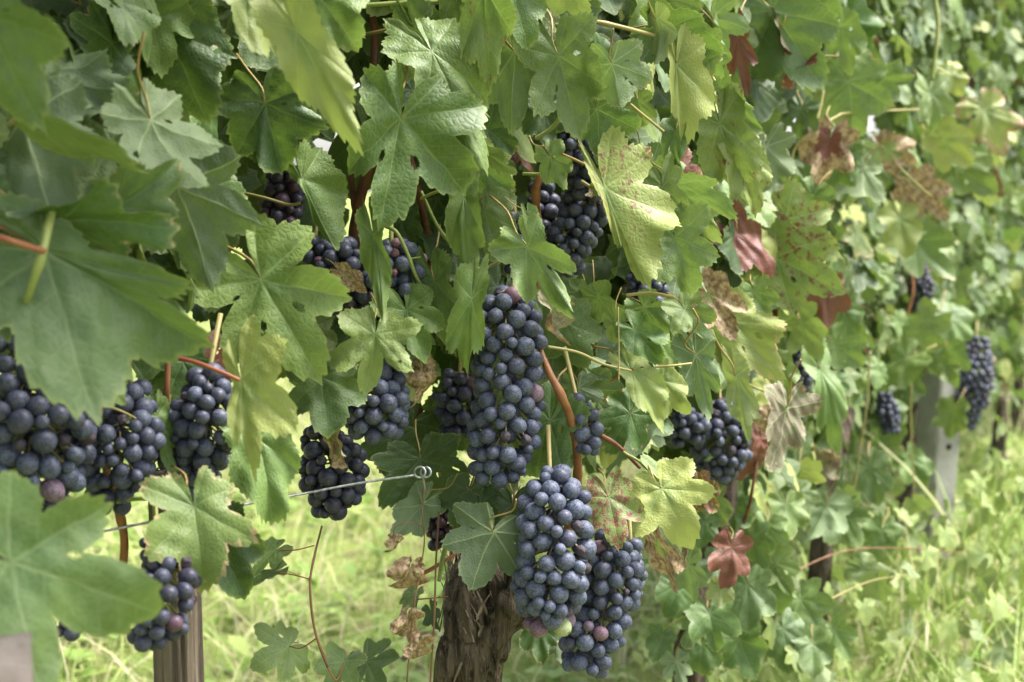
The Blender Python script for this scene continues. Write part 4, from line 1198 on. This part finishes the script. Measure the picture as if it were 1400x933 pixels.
def bunch(idx, vine, axis, gpx, bloom, label):
    gpx = gpx * .70
    rng = np.random.default_rng(500 + idx)
    ax = px_path([a[:3] for a in axis])
    n = 60
    path = catmull(ax, n)
    dm = np.mean([a[2] for a in axis])
    rad_ = np.interp(np.linspace(0, 1, n), np.linspace(0, 1, len(axis)), [a[3] * a[2] / FPX for a in axis])
    g = gpx * dm / FPX / 2
    T = np.gradient(path, axis=0); T /= np.linalg.norm(T, axis=1)[:, None]
    pos, gr = [], []
    sc_ = {8: .62, 13: .7, 18: .6}.get(idx, 1.0)      # looser bunches
    for tr in range(4500):
        k = int(n * rng.random() ** .92)
        k = min(n - 1, k)
        a = rng.uniform(-2.3, 2.3)
        to = nrm(CAMP - path[k]); to = nrm(to - T[k] * (to @ T[k])); sd = np.cross(T[k], to)
        gg = g * float(np.clip(rng.normal(1, .09), .72, 1.18))
        if rng.random() < .06: gg *= .7
        R = max(rad_[k] * 1.05 - gg * .9, 0.0) * rng.uniform(.86, 1.04)
        p = path[k] + (to * math.cos(a) + sd * math.sin(a)) * R
        if pos:
            q = np.array(pos); dd = np.linalg.norm(q - p, axis=1)
            if (dd < (np.array(gr) + gg) * (.83 if tr < 2600 else .78)).any():
                continue
        if sc_ < 1 and rng.random() > sc_ * .5 and tr > 150: continue
        pos.append(p); gr.append(gg)
    pos = np.array(pos); gr = np.array(gr)
    for it in range(14):     # settle
        d = pos[:, None] - pos[None]
        L = np.linalg.norm(d, axis=2) + np.eye(len(pos))
        ov = np.clip((gr[:, None] + gr[None]) * .955 - L, 0, None) * (1 - np.eye(len(pos)))
        pos = pos + (d / L[..., None] * ov[..., None] * .28).sum(1)
    core = []
    for k in range(3, n - 6, max(2, int(n * g * 1.5 / (np.linalg.norm(np.diff(path, axis=0), axis=1).sum() + 1e-6)))):
        if rad_[k] > g * 1.7 and sc_ == 1.0:
            core.append(path[k] + rng.normal(0, g * .35, 3))
    if core:
        pos = np.vstack([pos, core]); gr = np.r_[gr, np.full(len(core), g * 1.02)]
    top = path[0]
    o = empty("grape_bunch", top)
    tag(o, label, "grape bunch", "blue grape bunches hanging on the vines")
    # rachis with a stalklet to every grape
    tpt = path[0] + np.array([rng.normal(0, .004), .012, .035])
    V, F = tube_np(np.vstack([[tpt], path[:-4]]) - top, np.linspace(.0017, .0007, n - 3), 6)
    Vs, Fq, Ft = [V], [F[0]], [F[1]]; off = len(V)
    for p in pos:
        k = int(np.argmin(np.linalg.norm(path - p, axis=1))); k = max(0, k - 6)
        mid = (path[k] + p) / 2 + np.array([0, 0, .002])
        V, F = tube_np(catmull([path[k] - top, mid - top, p - top], 5), [.0007, .0006, .0006, .0006, .0007], 5, off)
        Vs.append(V); Fq.append(F[0]); Ft.append(F[1]); off += len(V)
    link("stem", mesh_np("stem", np.vstack(Vs), [np.vstack(Fq), np.vstack(Ft)], M['shoot' if idx in (18, 8) else 'yellowstem']), o)
    low = np.argsort(pos[:, 2])
    for i, (p, gg) in enumerate(zip(pos, gr)):
        k = int(np.argmin(np.linalg.norm(path - p, axis=1)))
        out = nrm((p - path[k]) + 1e-5); out = nrm(out + np.array([0, 0, -.35]))
        q = Vector(-out).to_track_quat('Z', 'Y').to_matrix().to_4x4()
        spin = Matrix.Rotation(rng.random() * 6.28, 4, 'Z')
        f = rng.random()
        red = grn = shr = 0.0
        me = GR[rng.integers(0, 4)]
        if f < .02: red = rng.uniform(.25, .6)
        elif f < (.20 if idx == 13 else .035 + .05): shr = rng.uniform(.5, .9); me = GRS[rng.integers(0, 3)]; gg *= rng.uniform(.55, .85)
        if idx == 1 and i in low[:5]: red = .45
        if idx == 1 and i == low[1]: red, grn = 0, .85
        if idx == 8 and gg < g * .85: red, shr = .8, 0; gg *= .85
        if idx in (12, 7): red = rng.uniform(0, .25)
        m = Matrix.Translation(Vector(p - top)) @ q @ spin @ Matrix.Diagonal((gg * rng.uniform(.94, 1.04), gg * rng.uniform(.94, 1.04), gg * rng.uniform(.95, 1.1), 1))
        go = link("grape", me, o, m)
        go.color = (red, grn, shr, bloom * float(np.clip(rng.normal(1, .12), .6, 1.25)))
    return o
for i, (v, axis, gpx, bloom, label) in enumerate(BUNCHES):
    bunch(i, v, axis, gpx, bloom, label)

# ------------------------------------------------------------------ stake, posts, wire
def box_post(name, loc, wx, wy, h, mat, rot=0, sub=14, jitter=.0015, seed=0):
    rng = np.random.default_rng(seed)
    b = min(wx, wy) * .12
    ring = []
    for sx, sy in ((1, 1), (-1, 1), (-1, -1), (1, -1)):
        cx, cy = sx * (wx / 2 - b), sy * (wy / 2 - b)
        a0 = math.atan2(sy, sx) - math.pi / 4
        for k in range(4):
            a = a0 + k / 3 * math.pi / 2
            ring.append((cx + b * math.cos(a), cy + b * math.sin(a)))
    ring = np.array(ring); ns = len(ring)
    V = []
    for i in range(sub):
        z = h * i / (sub - 1)
        s = 1 if i < sub - 1 else .93
        rr = ring * s + rng.normal(0, jitter, ring.shape)
        V.append(np.c_[rr, np.full(ns, z)])
    V = np.vstack(V + [np.array([[0, 0, h + .002]])])
    i, j = np.meshgrid(np.arange(sub - 1), np.arange(ns), indexing='ij')
    a = i * ns + j; c = i * ns + (j + 1) % ns
    Q = np.stack([a, c, c + ns, a + ns], -1).reshape(-1, 4)
    jj = np.arange(ns); e = (sub - 1) * ns
    Tt = np.stack([e + jj, e + (jj + 1) % ns, np.full(ns, sub * ns)], -1)
    o = link(name, mesh_np(name, V, [Q, Tt], M[mat], False))
    o.location = loc
    o.rotation_euler = (.02, .03, rot)
    return o
sx, sy = gp(222, .86)
st_rng = np.random.default_rng(2)
n, sides = 70, 48
path = np.array([[.006 * math.sin(2.2 * i / n) + (.0 if i else 0), 0, -.03 + .58 * i / (n - 1)] for i in range(n)])
V, F = tube_np(path, np.linspace(.0155, .0135, n), sides)
ang = np.linspace(0, 2 * np.pi, sides, endpoint=False); A_, L_ = np.meshgrid(ang, np.linspace(0, 1, n))
disp = np.zeros_like(A_)
for k in range(16):
    f = st_rng.integers(3, 20); disp += st_rng.normal(0, 1) / f ** .4 * np.cos(f * A_ + .8 * np.sin(5 * L_ + k) + st_rng.random() * 6)
cen = np.repeat(path, sides, axis=0)
V[:n * sides] = cen + (V[:n * sides] - cen) * (1 + .05 * disp.ravel()[:, None])
stake = link("wooden_stake", mesh_np("wooden_stake", V, F, M['stake']))
stake.location = (sx, sy, 0)
tag(stake, "weathered cracked wooden stake under the loose low grape bunch", "stake")

px_, py_ = gp(-122, .57)
po = box_post("post", (px_, py_, -.02), .056, .055, .555, 'oldpost', .3, sub=24, jitter=.0014, seed=5)
tag(po, "stout grey brown post stub, blurred, in the bottom left corner", "post")
px_, py_ = gp(1274, 2.72)
cp = box_post("concrete_post", (px_, py_, -.05), .058, .06, .47, 'concrete', .45, sub=20, jitter=.0012, seed=6)
tag(cp, "pale concrete trellis post with small holes, among far leaves", "post")
for z in (.29, .36, .43):  # solid plugs on the face, the holes' shade is in their colour
    Vh, Fh = tube_np(np.array([[0, -.0322, z], [0, -.026, z]]), .006, 10)
    link("wire_hole", mesh_np("wire_hole", Vh, Fh, M['hole'], False), cp)

we = empty("trellis_wire", at(580, 646, .945))
tag(we, "grey trellis wire ending in a twisted loop before the trunk", "wire")
stem("strand", px_path([(568, 650, .945), (490, 661, .94), (405, 677, .925), (290, 698, .89), (165, 722, .83), (40, 748, .79), (-120, 780, .74)]), .00085, .00085, 'wire', we, 50, 8)
for k, (cx, cy, rx_) in enumerate(((574, 646, 7.5), (582, 646, 7.0))):
    pts_ = [(cx + rx_ * math.cos(t), cy + rx_ * math.sin(t), .943 - .0006 * t + .003 * k) for t in np.linspace(0, 7.4, 16)]
    stem("loop", px_path(pts_), .0008, .0008, 'wire', we, 40, 7)
stem("tail", px_path([(578, 653, .945), (581, 670, .95), (578, 690, .96)]), .0006, .0005, 'wire', we, 14, 6)

# ------------------------------------------------------------------ ground and grass
gs = 48
gx = np.concatenate([np.linspace(-400, -8, 8), np.linspace(-7.5, 7.5, gs), np.linspace(8, 400, 8)])
gy = np.concatenate([np.linspace(-60, -1, 5), np.linspace(-.5, 14, gs), np.linspace(16, 900, 10)])
GX, GY = np.meshgrid(gx, gy)
def ground_h(x, y):
    return .018 * np.sin(1.7 * x + .6) * np.cos(1.3 * y) + .012 * np.sin(4.1 * x + 2.3 * y)
GZ = ground_h(GX, GY) * (np.abs(GX) < 12) * (GY < 20)
V = np.stack([GX.ravel(), GY.ravel(), GZ.ravel()], -1)
nx_, ny_ = len(gx), len(gy)
i, j = np.meshgrid(np.arange(ny_ - 1), np.arange(nx_ - 1), indexing='ij')
a = i * nx_ + j
ground = link("ground", mesh_np("ground", V, [np.stack([a, a + 1, a + nx_ + 1, a + nx_], -1).reshape(-1, 4)], M['ground']))
tag(ground, "grassy ground of the vineyard alley", kind="structure")

def blades(name, base, height, width, lean, tint, seg=4, rng=None):
    n = len(base)
    az = rng.random(n) * 2 * np.pi
    face = az + rng.normal(0, .6, n) + np.pi / 2
    d = np.stack([np.cos(az), np.sin(az), np.zeros(n)], -1)
    sd = np.stack([np.cos(face), np.sin(face), np.zeros(n)], -1)
    V = np.zeros((n, (seg + 1) * 2, 3)); tn = np.zeros((n, (seg + 1) * 2))
    for i in range(seg + 1):
        u = i / seg
        c = base + d * (lean * height * u ** 2)[:, None]
        c[:, 2] += height * (u - .35 * np.clip(lean, 0, 1.6) * u ** 2)
        w = width * (1 - u ** 1.8) * .5 + .0001
        V[:, 2 * i] = c - sd * w[:, None]; V[:, 2 * i + 1] = c + sd * w[:, None]
        tn[:, 2 * i:2 * i + 2] = tint[:, None] + .06 * u
    k = (seg + 1) * 2
    q = np.array([[2 * i, 2 * i + 1, 2 * i + 3, 2 * i + 2] for i in range(seg)])
    Q = (np.arange(n)[:, None, None] * k + q[None]).reshape(-1, 4)
    return mesh_np(name, V.reshape(-1, 3), [Q], M['grass'], True, None, {"tint": np.clip(tn.ravel(), 0, 1)})

grng = np.random.default_rng(9)
def scatter(n, x0, x1, y0, y1, power=1.0):
    y = y0 + (y1 - y0) * grng.random(n) ** power
    x = x0 + (x1 - x0) * grng.random(n)
    # keep to the part the camera could see, with a margin for a step aside
    k = (np.abs(x) < .46 * y + .9)
    x, y = x[k], y[k]
    return np.stack([x, y, ground_h(x, y) - .004], -1)
B1 = scatter(80000, -4, 4.5, .8, 7.0, 1.25)
pat = np.sin(B1[:, 0] * 3.1 + 1) * np.sin(B1[:, 1] * 2.3) + .5 * np.sin(B1[:, 0] * 7 + B1[:, 1] * 5)
h = (.085 + .04 * pat + .09 * grng.random(len(B1)) ** 2) 
h = np.clip(h, .03, .3)
tint = np.clip(.53 + .12 * pat + grng.normal(0, .22, len(B1)), 0, .8)
straw = grng.random(len(B1)) < .26 + .25 * (np.sin(B1[:, 0] * 2.3 + 2) * np.sin(B1[:, 1] * 1.9) > .2)
tint[straw] = grng.uniform(.78, 1, straw.sum())
gr_o = link("grass", blades("grass", B1, h, grng.uniform(.002, .0065, len(B1)), grng.uniform(.2, 1.7, len(B1)), tint, 3, grng))
tag(gr_o, "short green grass with straw covering the alley", "grass", kind="stuff")
B2 = scatter(36000, -14, 16, 6.5, 26, 1.4)
h = grng.uniform(.08, .2, len(B2))
gr2 = link("far_grass", blades("far_grass", B2, h, grng.uniform(.006, .012, len(B2)), grng.uniform(.2, 1.2, len(B2)), np.clip(grng.normal(.5, .16, len(B2)), 0, .9), 2, grng))
tag(gr2, "far pale grass beyond the row", "grass", kind="stuff")

# tall grass standing along the foot of the row
def tuft(px, d, hgt, n, spread, lean, seed, label, straw=.15, wid=.006):
    rng = np.random.default_rng(seed)
    x, y = gp(px, d)
    b = np.stack([rng.normal(0, spread, n), rng.normal(0, spread, n), np.full(n, -.005)], -1)
    t = np.clip(rng.normal(.42, .12, n), 0, .75)
    s = rng.random(n) < straw
    t[s] = rng.uniform(.75, 1, s.sum())
    o = link("tall_grass_tuft", blades("tall_grass_tuft", b, hgt * rng.uniform(.55, 1.1, n), rng.uniform(.55, 1.0, n) * wid, rng.uniform(.05, lean, n), t, 7, rng))
    o.location = (x, y, 0)
    tag(o, label, "grass tuft", "tall grass tufts at the foot of the row")
    return o
TU = [(1330, 2.35, .36, 22, .04, .9, "tall grass tuft right of the concrete post's foot", .1, .008), (1385, 2.2, .46, 22, .04, .7, "tallest grass tuft, at the right edge", .1, .009),
      (1255, 2.2, .26, 40, .06, .9, "grass tuft before the concrete post's foot", .15, .007), (1345, 1.9, .26, 60, .08, 1.0, "wide grass tuft below the tallest one at the right", .25, .006),
      (1230, 1.75, .2, 60, .08, 1.2, "low grass tuft under the trailing runner's end", .3, .005), (1160, 1.62, .16, 60, .08, 1.2, "low straw coloured tuft right of the suckers", .5, .005),
      (860, 1.5, .2, 70, .07, 1.2, "fine grass tuft between the lowest bunch and the next trunk", .15, .004), (905, 1.35, .18, 50, .05, 1.4, "arching grass tuft at the foot of the thin trunk", .3, .005),
      (1010, 1.33, .22, 26, .06, .8, "sparse grass stems standing before the suckers", .5, .005), (1300, 1.6, .16, 80, .1, 1.3, "bright mat of fine grass at the bottom right", .35, .005),
      (740, 1.45, .18, 60, .06, 1.2, "grass tuft behind the plump bunch's foot", .1, .005), (560, 1.7, .16, 70, .08, 1.3, "grass tuft left of the gnarled trunk", .2, .005),
      (1390, 1.62, .22, 60, .08, 1.1, "broad grass tuft in the lower right corner", .2, .007)]
for k, (px, d, hg, n_, sp, ln, lab, sw, wd) in enumerate(TU):
    tuft(px, d, hg, n_, sp, ln, 900 + k, lab, sw, wd)

# broad leaved weeds in the grass, too many to count
wr = np.random.default_rng(17)
VV, QQ, tn = [], [], []
off = 0
for _ in range(1500):
    y = wr.uniform(1.3, 5.5); x = wr.uniform(-.5 * y - .3, .5 * y + .4)
    nl = wr.integers(3, 7); t = float(np.clip(wr.normal(.4, .14), 0, .75))
    for _k in range(nl):
        a = wr.random() * 6.28; L = wr.uniform(.025, .06); w = L * wr.uniform(.18, .36); el = wr.uniform(.2, 1.1)
        d = np.array([math.cos(a) * math.cos(el), math.sin(a) * math.cos(el), math.sin(el)])
        sd = np.array([-math.sin(a), math.cos(a), 0])
        b = np.array([x, y, ground_h(x, y) + wr.uniform(0, .07)])
        for u, ww in ((0, .08), (.35, .9), (.7, .8), (1.0, .05)):
            c = b + d * L * u - np.array([0, 0, .35 * L * u * u])
            VV += [c - sd * w * ww, c + sd * w * ww]; tn += [t, t]
        QQ += [(off, off + 1, off + 3, off + 2), (off + 2, off + 3, off + 5, off + 4), (off + 4, off + 5, off + 7, off + 6)]
        off += 8
wo = link("weeds", mesh_np("weeds", np.array(VV), [np.array(QQ)], M['grass'], True, None, {"tint": np.array(tn)}))
tag(wo, "small broad leaved weeds scattered through the grass", "weeds", kind="stuff")
print("LEAVES", COUNT)
